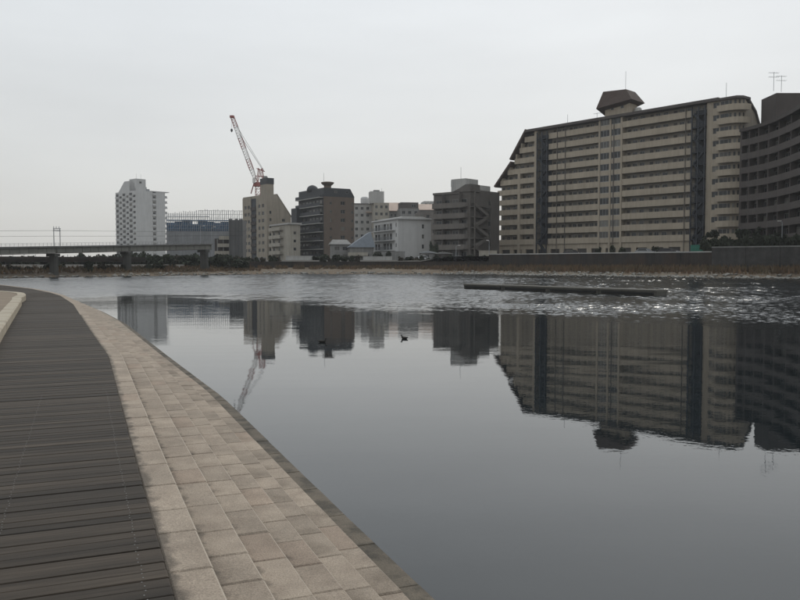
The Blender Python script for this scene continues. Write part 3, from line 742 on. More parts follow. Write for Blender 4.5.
for k in range(1, 8):
    z = k * ft + .9
    for a, b_ in ((.08, .18), (.22, .32), (.66, .74), (.80, .89)): hol.append((wl * a, wl * b_, z, z + 1.25))
fl.windows('beige2', 0, rec0, 0, H - .4, [h for h in hol if h[1] < rec0]); fl.windows('beige2', rec1, wl, 0, H, [h for h in hol if h[0] > rec1])
fl.box('stair_recess', 'stairblk', rec0, rec1, .18, .2, 0, H - 1)
for k in range(8): fl.box('stair_landing', 'taupe', rec0 + .02, rec1 - .02, -.2, .17, k * ft + .3, k * ft + .5); fl.box('stair_parapet', 'dkbrown', rec0 + .05, rec1 - .05, -.3, -.2, k * ft + .3, k * ft + 1.4)
mb = MB(); q0, q1 = gx(258.5, 286) - gx(267.5, 286), gx(272, 286) - gx(267.5, 286)
mb.box(.3, 3.0, .3, 5.4, H - .1, gz(184.5, 287) - 3); mb.build('rooftop_house', M['beige2'], r)
mb = MB(); mb.box(.2, 3.1, .2, 5.5, gz(184.5, 287) - 3 + .003, gz(178.5, 287) - 3); mb.build('tank_screen', M['charcoal'], r)

# ------------------------------------------------------------------ low sand block in front of it
r, fr, fl, wr, wl = tower('apartment_block', 289.5, 262, 30, 300.5, 271.5, 3.0, 'low pale sand block with curved balconies beside the brown tiled block')
H = gz(224.5, 262) - 3.0; core(r, wr, wl, H, 'beige3'); ft = H / 4.6
fr.windows('beige3', 0, wr, 0, H, [(wr * .4, wr * .4 + .9, k * ft + 1.0, k * ft + 2.0) for k in range(1, 4)], mull=0)
hol = [(x, x + 1.7, k * ft + .3, k * ft + 2.1) for k in range(4) for x in (wl * .12, wl * .42)]
fl.windows('beige3', 0, wl, 0, H, hol)
for k in range(1, 5):
    z = k * ft; fl.box('balcony_slab', 'beige3', wl * .05, wl * .68, -1.2, -.01, z - .2, z)
    fl.box('balcony_parapet', 'beige3', wl * .05, wl * .68, -1.3, -1.18, z - .25, z + .95)
mb = MB(); mb.box(-.5, wr + .4, -.5, wl + .5, H + .003, H + .55); mb.build('roof', M['pale'], r)

# ------------------------------------------------------------------ white tower far left
r, fr, fl, wr, wl = tower('apartment_tower', 137.3, 430, 48, 166.2, 117, 2.4, 'tall white tower with chequered balconies standing behind the railway bridge')
H = gz(191.5, 434) - 2.4; core(r, wr, wl, H, 'white', .6); ft = 2.95
s0, s1 = wr * .56, wr * .68
zs = [H - 1.6 - k * ft for k in range(13)]
fr.wall('white', 0, s0, 0, H, []); fr.wall('white', s1, wr, 0, H, [])
fr.box('stair_recess', 'pale', s0, s1, .2, .24, 0, H)
for z in zs: fr.box('landing_parapet', 'white', s0, s1, -.3, .18, z - .3, z + .75); fr.window(s0 + .3, s1 - .3, z + .9, z + 2.0 if z + 2.0 < H else H - .1, .12, mull=0)
ncol = 6; cw = wl / ncol; hol = []
for k, z in enumerate(zs):
    for q in range(ncol):
        if q % 2 == 0: hol.append((q * cw + .25, (q + 1) * cw - .35, z - .9, z + .65))
        else: hol.append((q * cw + .6, (q + 1) * cw - .5, z - 2.0, z - .7))
fl.windows('white', 0, wl, 0, H, hol, .35, y=.25)
for k, z in enumerate(zs):
    for q in range(0, ncol, 2): fl.box('balcony', 'white', q * cw + .1, (q + 1) * cw - .2, -.3, -.01, z - 1.9, z - .92)
    fr.box('side_balcony', 'white', wr + .01, wr + 2.2, 1.5, 5, z - 1.2, z - .2)
    fr.box('side_balcony_slab', 'white', wr + .01, wr + 2.5, 1.3, 5.2, z - 1.45, z - 1.22)
fr.box('roof_slab', 'white', wr * .5, wr + 2.6, -.2, 6, H + .003, H + .35)
hb = gz(179.5, 432) - 2.4
mb = MB(); mb.prism([(.1, H), (wr * .34, H), (wr * .34, hb), (.1, hb)], .1, 7); mb.build('lift_house', M['white'], r)
fr.window(wr * .12, wr * .2, hb - 2.5, hb - 1.4, .03, mull=0)
mb = MB(); y1 = wl * .86
mb.add([(.1, .1, H), (6, .1, H), (6, y1, H), (.1, y1, H), (.1, 3, hb - .8), (6, 3, hb - .8), (6, wl * .56, hb - .8), (.1, wl * .56, hb - .8)], [(0,1,5,4),(1,2,6,5),(2,3,7,6),(3,0,4,7),(4,5,6,7)]); mb.build('sloped_penthouse', M['white'], r)
mb = MB(); mb.box(wr * .36, wr * .5, 1, 4, H, H + 1.3); mb.bar((wr*.4,2,H+1.3),(wr*.4,2,H+2.4),.5,6); mb.build('roof_equipment', M['steel'], r)
antenna(r, wr * .12, 3, hb, 3.2, 0); antenna(r, wr * .27, 3, hb, 3.0, 0)

# ------------------------------------------------------------------ building site in blue netting
D = 372
s = empty('building_site', (gx(167, D), D, 2.4), R(6), 'half-built block wrapped in blue netting and scaffold beside the white tower', 'building')
sf = Face(s, 0, 0, 0); Wd = (242 - 167) / 780. * D * 1.01; z1, z2 = gz(231, D) - 2.4, gz(219.5, D) - 2.4
npn = 26
for q in range(npn):
    a = Wd * q / npn; sf.box('hoarding_panel', 'sheet', a + .02, a + Wd / npn - .02, (q % 2) * .12, .5, 0, z1)
def arc_top(x): t = x / Wd; return gz(214 - 4.2 * math.sin(min(1, t * 1.5) * math.pi / 2) + 1.2 * max(0, t - .5), D) - 2.4
for q in range(10):
    a = Wd * q / 10.; h = z2 + (.6 if q % 3 else -.8)
    mb = MB(); mb.box(a + .05, a + Wd / 10 - .05, .9, 9, z1 - 1, h - .7 - (q % 2) * .8); sf.put('netting', mb, 'bluenet')
mb = MB()
for q in range(37):
    x = Wd * q / 36; zt_ = arc_top(x)
    for y in (.3, 1.5): mb.bar((x, y, z1 - .5), (x, y, zt_ + random.uniform(-.3, .5)), .09)
for lv in range(6):
    z = z1 + 1.0 + lv * 1.75
    for q in range(36):
        x0, x1 = Wd * q / 36, Wd * (q + 1) / 36
        if z < arc_top(x0): mb.bar((x0, .3, z), (x1, .3, z), .06); mb.bar((x0, 1.5, z), (x1, 1.5, z), .06)
        if z < arc_top(x0) - 1 and q % 3 == lv % 3: mb.bar((x0, .3, z), (x1, .3, z + 1.7), .05)
sf.put('scaffold', mb, 'steel')
for lv in range(4):
    z = z1 + .8 + lv * 2.0; sf.box('scaffold_deck', 'bluenet', 0, Wd * (1 if lv < 3 else .55), .35, 1.45, z, z + (.5 if lv < 3 else .25))

# crane: luffing tower crane, red and white
D = 318; bx, bz = gx(259.5, D), gz(196, D)
c = empty('tower_crane', (bx, D, 3), 0, 'red and white luffing crane rising behind the sand coloured block', 'crane')
def P3(px, py, dy=0): return Vector((gx(px, D) - bx, dy, gz(py, D) - 3))
def lattice(name, a, b_, w0, w1, n_, m, r_=.09):
    d = (b_ - a); up = Vector((0, 1, 0)); sd_ = d.cross(up).normalized(); mb = MB(); rings = []
    for i in range(n_ + 1):
        t = i / n_; ww = w0 + (w1 - w0) * t; o_ = a + d * t
        rings.append([o_ + sd_ * ww * sx + up * ww * sy for sx, sy in ((-.5, -.5), (.5, -.5), (.5, .5), (-.5, .5))])
    for i in range(n_):
        for k in range(4):
            mb.bar(rings[i][k], rings[i+1][k], r_); mb.bar(rings[i][k], rings[i][(k+1) % 4], r_ * .7)
            mb.bar(rings[i][k], rings[i+1][(k+1) % 4], r_ * .7)
    for k in range(4): mb.bar(rings[n_][k], rings[n_][(k+1) % 4], r_ * .7)
    return mb.build(name, M[m], c)
foot, tip = P3(256.5, 181), P3(234, 118.5)
for i in range(6):
    t0, t1 = i / 6., (i + 1) / 6.
    w_ = lambda t: .9 + .7 * math.sin(min(1, t * 5) * math.pi / 2) - .9 * max(0, t - .7)
    lattice('jib_section', foot.lerp(tip, t0), foot.lerp(tip, t1), w_(t0), w_(t1), 4, 'craner' if i % 2 else 'cranew', .10)
lattice('mast', Vector((0, 0, 0)), P3(259, 184), 2.0, 2.0, 14, 'craner', .12)
mb = MB(); ap = P3(262.5, 169); bl, br = P3(258, 184), P3(265, 184)
for y in (-1.1, 1.1):
    yy = Vector((0, y, 0)); mb.bar(bl + yy, P3(259.6, 169.5) + yy, .16); mb.bar(br + yy, P3(263, 169.5) + yy, .16); mb.bar(P3(258, 169.5) + yy, P3(265.2, 172) + yy, .2)
    mb.bar(bl + yy, P3(263, 169.5) + yy, .1); mb.bar(br + yy, P3(259.6, 169.5) + yy, .1); mb.bar(P3(259, 177) + yy, P3(264.5, 177) + yy, .12)
mb.bar(P3(259.6, 169.5) + Vector((0, -1.1, 0)), P3(259.6, 169.5) + Vector((0, 1.1, 0)), .2); mb.bar(P3(263, 169.5) + Vector((0, -1.1, 0)), P3(263, 169.5) + Vector((0, 1.1, 0)), .2)
mb.build('a_frame', M['craner'], c)
mb = MB(); a = P3(255, 187); b_ = P3(268, 183); mb.box(a.x, b_.x, -1.4, 1.4, a.z, b_.z); mb.build('slewing_deck', M['craner'], c)
mb = MB(); a = P3(264.5, 183); b_ = P3(268, 177); mb.box(a.x, b_.x, -1.3, 1.3, a.z, b_.z); mb.build('counterweight', M['greyconc'], c)
mb = MB(); a = P3(254.5, 184); b_ = P3(257, 179.5); mb.box(a.x, b_.x, -2.4, -1.2, a.z, b_.z); mb.build('operator_cab', M['cranew'], c)
mb = MB(); mb.bar(P3(251.5, 194), P3(257, 176), .14); mb.bar(P3(251.5, 194, 1), P3(257, 176, 1), .14); mb.build('raking_strut', M['craner'], c)
mb = MB()
for y in (-.6, .6): mb.bar(P3(262.8, 169.3, y), P3(240.5, 135, y), .05); mb.bar(P3(265, 171.5, y), P3(238, 127, y), .04)
mb.build('pendant_rope', M['cord'], c)
mb = MB(); mb.bar(P3(233.2, 118), P3(233.2, 131), .04); mb.build('hoist_rope', M['cord'], c)
mb = MB(); a = P3(233.2, 131.8); mb.lathe([(.15, a.z + .7), (.45, a.z + .4), (.45, a.z - .2), (.12, a.z - .7)], 8, (a.x, a.y)); mb.build('hook_block', M['stairblk'], c)
mb = MB(); mb.box(tip.x - .9, tip.x + .7, -.8, .8, tip.z - .4, tip.z + .5); mb.build('jib_head', M['craner'], c)

# ------------------------------------------------------------------ dark hoarded block and small car-park block left of the sand block
D = 236
r = empty('hoarded_block', (gx(229.5, D), D, 2.6), R(4), 'narrow dark block clad in vertical ribbed sheets left of the sand coloured block', 'building')
ff = Face(r, 0, 0, 0); Wd = 13.6 / 780 * D; Hh = gz(219, D) - 2.6
mb = MB(); mb.box(.1, Wd - .1, .25, 9, 0, Hh - .3); ff.put('core', mb, 'dksheet')
for q in range(12): a = Wd * q / 12; ff.box('ribbed_sheet', 'dksheet', a + .01, a + Wd / 12 - .05, (q % 2) * .1, .24, 0, Hh - (.5 if q in (3, 4, 8) else 0))
D = 240
r = empty('car_park_block', (gx(213, D), D, 2.5), R(3), 'three-floor open block with beige bands beside the end of the bridge', 'building')
ff = Face(r, 0, 0, 0); Wd = 17 / 780 * D
mb = MB(); mb.box(.2, Wd, 2.4, 9, 0, 7.6); ff.put('core', mb, 'dkbrown')
for k, (za, x0) in enumerate(((0.3, 1.2), (2.7, .6), (5.0, 1.5), (7.3, 2.0))):
    ff.box('floor_slab', 'greyconc', x0, Wd, 0, 2.38, za, za + .25); ff.box('parapet', 'beige3', x0, Wd, -.15, -.01, za - .1, za + 1.0)
for x in (1.3, 3.1, Wd - .3): ff.box('column', 'greyconc', x, x + .25, .1, .35, 0, 7.3)
mb = MB(); mb.box(-1.9, .3, -.3, .4, .2, 1.0); ff.put('ramp_wall', mb, 'pale')
mb = MB(); mb.box(Wd - 1.5, Wd + .2, -1.2, -1.1, .1, .9); ff.put('red_board', mb, 'red')

# ------------------------------------------------------------------ background cluster between the brown block and the taupe block
def plain_block(name, px0, px1, D, pyt, base, m, label, ang=8, roofm=None, rows=0, cols=0, depth=10, pyb=None, group='buildings behind the white block'):
    r = empty(name, (gx(px0, D), D, base), R(ang), label, 'building', group); ff = Face(r, 0, 0, 0)
    Wd = (px1 - px0) / 780. * D / math.cos(R(ang)); H = gz(pyt, D) - base
    mb = MB(); mb.box(.05, Wd - .05, .23, depth, 0, H); ff.put('core', mb, m)
    hol = []
    for k in range(rows):
        for q in range(cols):
            x = Wd * (q + .25) / cols; z = H - 2.3 - k * 2.9; hol.append((x, x + min(1.6, Wd / cols * .5), z, z + 1.2))
    ff.windows(m, 0, Wd, 0, H, hol)
    if roofm: ff.box('roof', roofm, -.3, Wd + .3, -.3, depth + .2, H + .003, H + .4)
    return r, ff, Wd, H
r, ff, Wd, H = plain_block('town_building', 354, 376, 330, 204.5, 3, 'pale', 'pale block with a white round tank on its roof right of the brown tiled block', rows=5, cols=4, roofm='greyconc')
mb = MB(); mb.lathe([(1.6, H + .4), (1.75, H + 1.2), (1.75, H + 2.8), (1.2, H + 3.4)], 14, (5.0, 4)); mb.build('water_tank', M['white'], r, smooth=False)
ff.box('awning', 'pinkroof', Wd * .55, Wd * .98, -2.2, -.01, H - 3.6, H - 3.2)
r, ff, Wd, H = plain_block('town_building', 374, 389, 322, 203, 3, 'beige3', 'pale beige block carrying a tall plain rooftop tower', rows=5, cols=3)
mb = MB(); mb.box(gx(370.5, 322) - gx(374, 322), gx(384.5, 322) - gx(374, 322), 1, 7, H - .2, gz(191.5, 322) - 3); mb.build('rooftop_tower', M['pale'], r)
mb = MB(); mb.box(.2, 2.6, 2, 5, gz(191.5, 322) - 3, gz(190, 322) - 3); mb.build('tank', M['greyconc'], r)
antenna(r, 3.6, 3, gz(191.5, 322) - 3, 1.5)
def sloped_roof_block(px0, px1, D, pye, pyr, m, rm, label):
    r, ff, Wd, H = plain_block('town_building', px0, px1, D, pye, 3, m, label, 4, rows=3, cols=4, depth=9)
    mb = MB(); zr = gz(pyr, D + 6) - 3
    mb.add([(-.4, -.6, H), (Wd + .4, -.6, H), (Wd + .4, 6, zr), (-.4, 6, zr), (-.4, -.6, H + .25), (Wd + .4, -.6, H + .25), (Wd + .4, 6, zr + .25), (-.4, 6, zr + .25), (-.4, 9.5, H), (Wd + .4, 9.5, H)], [(0,1,5,4),(4,5,6,7),(1,2,6,5),(3,0,4,7),(3,2,1,0),(7,6,9,8)])
    ff.put('roof', mb, rm); return r
sloped_roof_block(386, 401, 336, 211.5, 203.5, 'greyconc', 'pinkroof', 'building with a pale pink sloping roof left of the grey rooftop block')
sloped_roof_block(417, 436, 330, 210.5, 205, 'greyconc', 'pinkroof', 'building with a pale pink sloping roof beside the taupe block')
r, ff, Wd, H = plain_block('town_building', 400.5, 419, 318, 208.5, 3, 'greyconc', 'grey block with a dark flat rooftop storey behind the white block', rows=3, cols=3)
mb = MB(); mb.box(.1, Wd * .98, .6, 8, H, gz(202.5, 318) - 3); mb.build('top_storey', M['dkbrown2'], r); ff.window(Wd * .6, Wd * .85, H + .5, H + 1.6, .5)
r, ff, Wd, H = plain_block('town_building', 419, 437, 300, 212, 3, 'taupe2', 'grey-brown block squeezed between the white block and the taupe block', rows=4, cols=3)
r, ff, Wd, H = plain_block('town_building', 424, 436, 372, 201.5, 3, 'pale', 'far pale roof just left of the taupe block', rows=2, cols=3)

# houses
def house(px0, px1, D, pye, pyr, base, label, ridge='x', wallm='pale', roofm='slate', ang=10):
    r = empty('house', (gx(px0, D), D, base), R(ang), label, 'house', 'houses by the river wall'); ff = Face(r, 0, 0, 0)
    Wd = (px1 - px0) / 780. * D; dp = 7.; H = gz(pye, D) - base; zr = gz(pyr, D) - base
    mb = MB(); mb.box(.05, Wd - .05, .23, dp, 0, H); ff.put('core', mb, wallm)
    hol = [(Wd * .15, Wd * .15 + 1.5, .6, 1.8), (Wd * .6, Wd * .6 + 1.5, .6, 1.8)]
    if H > 4.2: hol += [(Wd * .15, Wd * .15 + 1.5, 3.0, 4.1), (Wd * .6, Wd * .6 + 1.5, 3.0, 4.1)]
    ff.windows(wallm, 0, Wd, 0, H, hol)
    mb = MB(); o_ = .5
    if ridge == 'x':
        mb.add([(-o_, -o_, H - .1), (Wd + o_, -o_, H - .1), (Wd + o_, dp + o_, H - .1), (-o_, dp + o_, H - .1), (o_, dp / 2, zr), (Wd - o_, dp / 2, zr)], [(0,1,5,4),(2,3,4,5),(1,2,5),(3,0,4),(3,2,1,0)])
    else:
        mb.add([(-o_, -o_, H - .1), (Wd + o_, -o_, H - .1), (Wd + o_, dp + o_, H - .1), (-o_, dp + o_, H - .1), (Wd * .9, 1.5, zr), (Wd * .9, dp + o_, zr)], [(0,1,4),(2,3,5),(1,2,5,4),(3,0,4,5),(3,2,1,0)])
    ff.put('roof', mb, roofm); return r, ff, Wd, H
house(332, 350, 232, 244, 239.3, 3.3, 'small house with a grey hipped roof in front of the brown tiled block', 'x', 'greyconc', 'greyconc')
r, ff, Wd, H = house(350, 374, 228, 247, 231.5, 3.3, 'house with a steep slate-blue roof left of the white block', 'y', 'greyconc', 'slate')
ff.box('balcony', 'beige3', -.6, Wd * .72, -1.6, -.03, 1.3, 2.3)

# pale low walls and sheds along the top of the river wall
def low_wall(px0, px1, D, py0, py1, m, label, th=.4):
    r = empty('low_wall', (gx(px0, D), D, 0), 0, label, 'wall', 'low walls above the river wall')
    n_ = max(2, int((px1 - px0) / 9)); w_ = (px1 - px0) / 780. * D / n_; zb, zt = gz(py1, D), gz(py0, D)
    for q in range(n_): m1 = MB(); m1.box(q * w_ + .015, (q + 1) * w_ - .015, 0, th, min(zb, 3.2), zt); m1.build('panel', M[m], r)
    m1 = MB(); m1.box(-.05, n_ * w_ + .05, -.06, th + .06, zt + .003, zt + .12); m1.build('coping', M[m], r)
low_wall(286, 312.5, 203, 256.3, 261, 'pale', 'pale low wall below the low sand block')
low_wall(363, 392, 203, 256.8, 261, 'pale', 'lower pale wall below the white block')
low_wall(381, 405, 212, 251.8, 256.5, 'greyconc', 'grey wall in front of the white block')
low_wall(258, 266, 205, 258, 267, 'greyconc', 'short grey buttress wall below the sand coloured block')
low_wall(479, 497, 195, 251, 256, 'beige3', 'beige wall between the taupe block and the beige gallery block')
def shed(px0, px1, D, pyt, m, rm, label):
    base = 3.3; r = empty('shed', (gx(px0, D), D, base), R(5), label, 'shed', 'sheds by the river wall'); Wd = (px1 - px0) / 780. * D; H = gz(pyt, D) - base
    ff = Face(r, 0, 0, 0); mb = MB(); mb.box(.03, Wd - .03, .2, 4, 0, H); ff.put('core', mb, m); ff.windows(m, 0, Wd, 0, H, [(Wd * .3, Wd * .3 + 1, .3, H - .35)], .15)
    mb = MB(); mb.prism([(-.3, H), (Wd + .3, H), (Wd + .3, H + .12), (Wd * .5, H + .6), (-.3, H + .12)], -.3, 4.3); ff.put('roof', mb, rm)
shed(421, 436, 206, 253, 'greyconc', 'steel', 'grey shed with a light roof below the taupe block')
shed(437, 452, 202, 254, 'dkbrown', 'greyconc', 'dark shed below the left balconies of the taupe block')

# green sheeted enclosure
r = empty('green_enclosure', (gx(690, 150), 150, 4.1), R(-30), 'green sheeted enclosure on the river wall below the beige gallery block', 'enclosure'); ff = Face(r, 0, 0, 0)
for q in range(4): ff.box('sheet_panel', 'green', q * .85, q * .85 + .82, 0, .05, .2, 1.9)
for q in range(5): ff.box('post', 'steel', q * .85 - .02, q * .85 + .02, .06, .12, 0, 2.0)

# ------------------------------------------------------------------ railway bridge
BA = Vector((gx(-60, 122), 122, 0)); BE = Vector((gx(212, 172), 172, 0)); bd = BE - BA; bl_ = bd.length; bang = math.atan2(bd.y, bd.x)
zA, zE = gz(249.2, 122), gz(244.6, 172)
br = empty('railway_bridge', (BA.x, BA.y, 0), bang, 'grey girder railway bridge on dark concrete piers across the river on the left', 'bridge')
bf = Face(br, 0, 0, 0)
def bu(px): t = (px - 400) / 780.; return (t * BA.y - BA.x) / (math.cos(bang) - t * math.sin(bang))
BL = -72.0
def bz(u): return zA + (zE - zA) * max(0, u) / bl_
sup = [bu(-30), bu(57), bu(130), bu(207), -16.0, -35.0, -54.0]
cuts = [BL, -54.0, -35.0, -16.0, sup[0], sup[1], sup[2], bl_]
for a, b_ in zip(cuts[:-1], cuts[1:]):
    for y in (0, 3.4):
        mb = MB(); mb.prism([(a + .06, bz(a) - 1.05), (b_ - .06, bz(b_) - 1.0), (b_ - .06, bz(b_)), (a + .06, bz(a))], y, y + .35); bf.put('girder', mb, 'girder')
    mb = MB()
    n_ = max(3, int((b_ - a) / 1.6))
    for q in range(n_ + 1): u = a + .1 + (b_ - a - .3) * q / n_; mb.box(u, u + .09, -.14, -.003, bz(u) - .95, bz(u) - .06)
    bf.put('stiffener', mb, 'girder')
mb = MB(); mb.prism([(BL, zA + .003), (0, zA + .003), (bl_, zE + .003), (bl_, zE + .22), (0, zA + .22), (BL, zA + .22)], -.45, 4.3); bf.put('deck', mb, 'greyconc')
mb = MB(); mb.prism([(BL, zA - 1.16), (0, zA - 1.16), (bl_, zE - 1.1), (bl_, zE - 1.003), (0, zA - 1.053), (BL, zA - 1.053)], -.12, .5); bf.put('bottom_flange', mb, 'dkbrown2')
mb = MB()
for q in range(170): u = BL + (bl_ - BL) * q / 169; mb.bar((u, -.4, bz(u) + .2), (u, -.4, bz(u) + .75), .025)
for hh in (.5, .75): mb.bar((0, -.4, bz(0) + hh), (bl_, -.4, bz(bl_) + hh), .025); mb.bar((BL, -.4, zA + hh), (0, -.4, zA + hh), .025)
bf.put('railing', mb, 'steel')
for k, u in enumerate(sup):
    mb = MB(); pz = bz(u) - 1.16; wdt = .5 if k == 3 else .42
    mb.vprism([(u - wdt, .2), (u - wdt + .2, -.2), (u + wdt - .2, -.2), (u + wdt, .2), (u + wdt, 1.5), (u - wdt, 1.5)], -1.0, pz - .5); bf.put('pier', mb, 'pier')
    bf.box('pier_cap', 'pier', u - wdt - .12, u + wdt + .12, -.3, 2.2, pz - .497, pz - .003)
# catenary portals and wires
for u in (bu(57.2), -28.0):
    mb = MB(); zt_ = bz(u) + (247 - 228) / 780. * 137
    for y in (.1,): pass
    for dx in (-.62, .62):
        mb.bar((u + dx, -.2, bz(u) + .1), (u + dx, -.2, zt_), .07, 6)
    for z in (zt_ - .45, zt_): mb.bar((u - .75, -.2, z), (u + .75, -.2, z), .06)
    for q in range(4): x = u - .62 + q * .31; mb.bar((x, -.2, zt_ - .45), (x + .31, -.2, zt_), .035)
    for q in (-.62, -.1, .45): mb.bar((u + q, -.2, zt_), (u + q, -.2, zt_ + .35), .05)
    bf.put('catenary_portal', mb, 'steel')
mb = MB()
for (dz, y, sag) in ((2.95, -.2, .12), (2.0, 2.0, .06)):
    for a, b_ in ((BL, -28.0), (-28.0, sup[1]), (sup[1], bl_ + 12)):
        for q in range(8):
            t0, t1 = q / 8., (q + 1) / 8.
            f0 = lambda t: (a + (b_ - a) * t, y, bz(a + (b_ - a) * t) + dz - sag * 4 * t * (1 - t))
            mb.bar(f0(t0), f0(t1), .028)
bf.put('overhead_wire', mb, 'cord')

# road bridge behind
RA = Vector((gx(-60, 150), 150, 0)); RE = Vector((gx(146, 178), 178, 0)); rd = RE - RA; rl = rd.length; rang = math.atan2(rd.y, rd.x)
rbz = gz(257, 160)
b2 = empty('road_bridge', (RA.x, RA.y, 0), rang, 'low dark road bridge behind the railway bridge', 'bridge'); b2f = Face(b2, 0, 0, 0)
b2f.box('girder', 'darkconc', -75, rl, 0, 6, rbz - 1.0, rbz - .3); b2f.box('parapet', 'darkconc', -75, rl, -.25, -.05, rbz - .45, rbz + .1)
for q in range(-7, 5): u = rl * (q + .5) / 5; b2f.box('pier', 'pier', u - .6, u + .6, .8, 5.2, -1, rbz - 1.003)
for q in range(-24, 20): u = rl * q / 19; b2f.box('rail_post', 'steel', u, u + .08, -.2, -.12, rbz + .103, rbz + .55)

# ------------------------------------------------------------------ plants
def leaf_mesh(name, m, n_, spread, seed, flat=1.0, size=(.16, .34), clumps=9):
    rr = random.Random(seed); mb = MB(); cl = []
    for q in range(clumps):
        a = rr.uniform(0, 6.28); e_ = rr.uniform(.1, 1.0); rad = spread * rr.uniform(.15, .75)
        cl.append((Vector((math.cos(a) * rad, math.sin(a) * rad, e_ * flat)), rr.uniform(.25, .5) * spread))
    for _ in range(n_):
        c_, r_ = rr.choice(cl); d = Vector((rr.gauss(0, 1), rr.gauss(0, 1), rr.gauss(0, .8))).normalized() * r_ * rr.random() ** .45
        p = c_ + d; p.z = max(.03, p.z); s_ = rr.uniform(*size); q = Vector((rr.gauss(0, 1), rr.gauss(0, 1), rr.gauss(0, 1))).normalized(); o_ = q.orthogonal().normalized() * s_; o2 = q.cross(o_).normalized() * s_ * .6
        mb.add([p - o_, p - o2, p + o_, p + o2], [(0, 1, 2, 3)])
    return mesh(name, mb.v, mb.f, m)
def stem_mesh(seed, h, r_=.09, bare=False):
    rr = random.Random(seed); mb = MB(); mb.bar((0, 0, -.6), (0, 0, h * .5), r_, 6, r_ * .7)
    for q in range(9):
        a = rr.uniform(0, 6.28); z = h * rr.uniform(.2, .5); e_ = Vector((math.cos(a) * h * .35, math.sin(a) * h * .35, h * rr.uniform(.55, .95))); mb.bar((0, 0, z), e_, r_ * .5, 5, r_ * .15)
        if bare:
            for _ in range(4): b_ = Vector((rr.gauss(0, .2), rr.gauss(0, .2), rr.uniform(.1, .4))) * h; mb.bar(e_ * .7, e_ * .7 + b_, r_ * .2, 3, .01)
    return mesh('stem', mb.v, mb.f, M['bark'])
LV = [leaf_mesh('foliage', M['leafd'], 620, 1.0, 20 + q, 1.0) for q in range(4)]
BV = [leaf_mesh('foliage', M['leafb'], 520, 1.05, 40 + q, .9, (.12, .3)) for q in range(3)]
ST = [stem_mesh(60 + q, 1.2) for q in range(3)]
def bush(px, D, base, h, wdt, label, group, brown=False, name='shrub', cat='shrub'):
    r = empty(name, (gx(px, D), D, base), random.uniform(0, 6.28), label, cat, group)
    a = obj('foliage', random.choice(BV if brown else LV), r, (0, 0, h * .12)); a.scale = (wdt / 1.3, wdt / 1.3, h / 1.45)
    b_ = obj('stem', random.choice(ST), r); b_.scale = (1, 1, h / 1.3)
    return r
rr = random.Random(77)
# thicket behind the bridges
gA = 'shrubs of the thicket behind the bridges'
for q in range(96):
    px = -40 + q * 3.0 + rr.uniform(-2.5, 2.5)
    if px > 246: break
    Dd = rr.uniform(186, 204) if px < 150 else rr.uniform(178, 200)
    t = rr.uniform(252.8, 258.5) if px > 66 else rr.uniform(255.8, 260.5)
    if px > 150: t = rr.uniform(254, 260)
    h = max(2.4, gz(t, Dd) - 1.2)
    bush(px, Dd, 1.2, h, rr.uniform(1.7, 2.8), 'dark winter shrub in the thicket behind the bridges', gA, rr.random() < .3)
gE = 'low scrub on the foreshore under the bridges'
for q in range(22):
    i = idx_near(-25 + q * 12.0); n_ = TOP[i] - SH[i]; p = SH[i] + n_ * rr.uniform(.55, 1.15); h = rr.uniform(1.0, 2.0)
    bush(p.x / p.y * 780 + 400, p.y, .9, h, rr.uniform(1.0, 1.9), 'low dark scrub bush on the foreshore under the bridges', gE, rr.random() < .45)
# hedge and shrubs along the river wall
for px, D, t, wd_, lab in ((318, 203, 256, 2.0, 'dark shrub left of the small grey-roofed house'), (326, 204, 254.5, 2.2, 'taller dark shrub below the brown tiled block'), (338, 205, 255.5, 2.0, 'dark shrub below the grey-roofed house'),
                         (346, 204, 256.5, 1.8, 'low dark shrub below the slate-roofed house'), (378, 208, 252, 1.7, 'dark shrub at the left foot of the white block'), (388, 209, 251.5, 1.5, 'small dark shrub below the balconies of the white block'),
                         (434, 208, 242, 1.6, 'tall dark shrub between the white block and the taupe block'), (446, 197, 256, 1.7, 'broad dark shrub below the left balconies of the taupe block'), (470, 194, 255, 1.8, 'dark shrub below the outside stair of the taupe block'), (482, 190, 256, 1.5, 'dark shrub in front of the beige wall')):
    bush(px, D, 3.2, gz(t, D) - 3.2, wd_, lab, None)
gB = 'low shrubs on top of the dark river wall'
for q in range(34):
    px = 250 + q * 7.2 + rr.uniform(-2, 2); Dd = rr.uniform(191, 196)
    if 283 < px < 315 or 360 < px < 394: continue
    bush(px, Dd, 2.8, rr.uniform(.9, 1.7), rr.uniform(1.0, 1.7), 'low dark shrub in the row on the dark river wall', gB, rr.random() < .35)
gC = 'hedge shrubs at the foot of the dark brown curved block'
for q in range(21):
    px = 706 + q * 6.5; Dd = TOP[idx_near(px)].y + 3.5; bush(px, Dd, 4.1, rr.uniform(2.2, 3.1), 1.6, 'dark clipped shrub in the hedge below the dark brown curved block', gC)
gD = 'small trees in front of the right-hand blocks'
def tree(px, D, base, h, wdt, label):
    r = empty('tree', (gx(px, D), D, base), rr.uniform(0, 6.28), label, 'tree', gD)
    mb = MB(); mb.bar((0, 0, -.3), (.1, .05, h * .55), .16, 8, .10); mb.build('trunk', M['bark'], r)
    for q in range(6):
        a = q * 1.05; mb = MB(); mb.bar((.08, .04, h * (.35 + .03 * q)), (math.cos(a) * wdt * .5, math.sin(a) * wdt * .5, h * rr.uniform(.6, .85)), .06, 5, .02); mb.build('limb', M['bark'], r)
    o = obj('crown', leaf_mesh('crown', M['leafd'], 1100, wdt * .8, int(px), h * .75, (.14, .34), 13), r, (0, 0, h * .32))
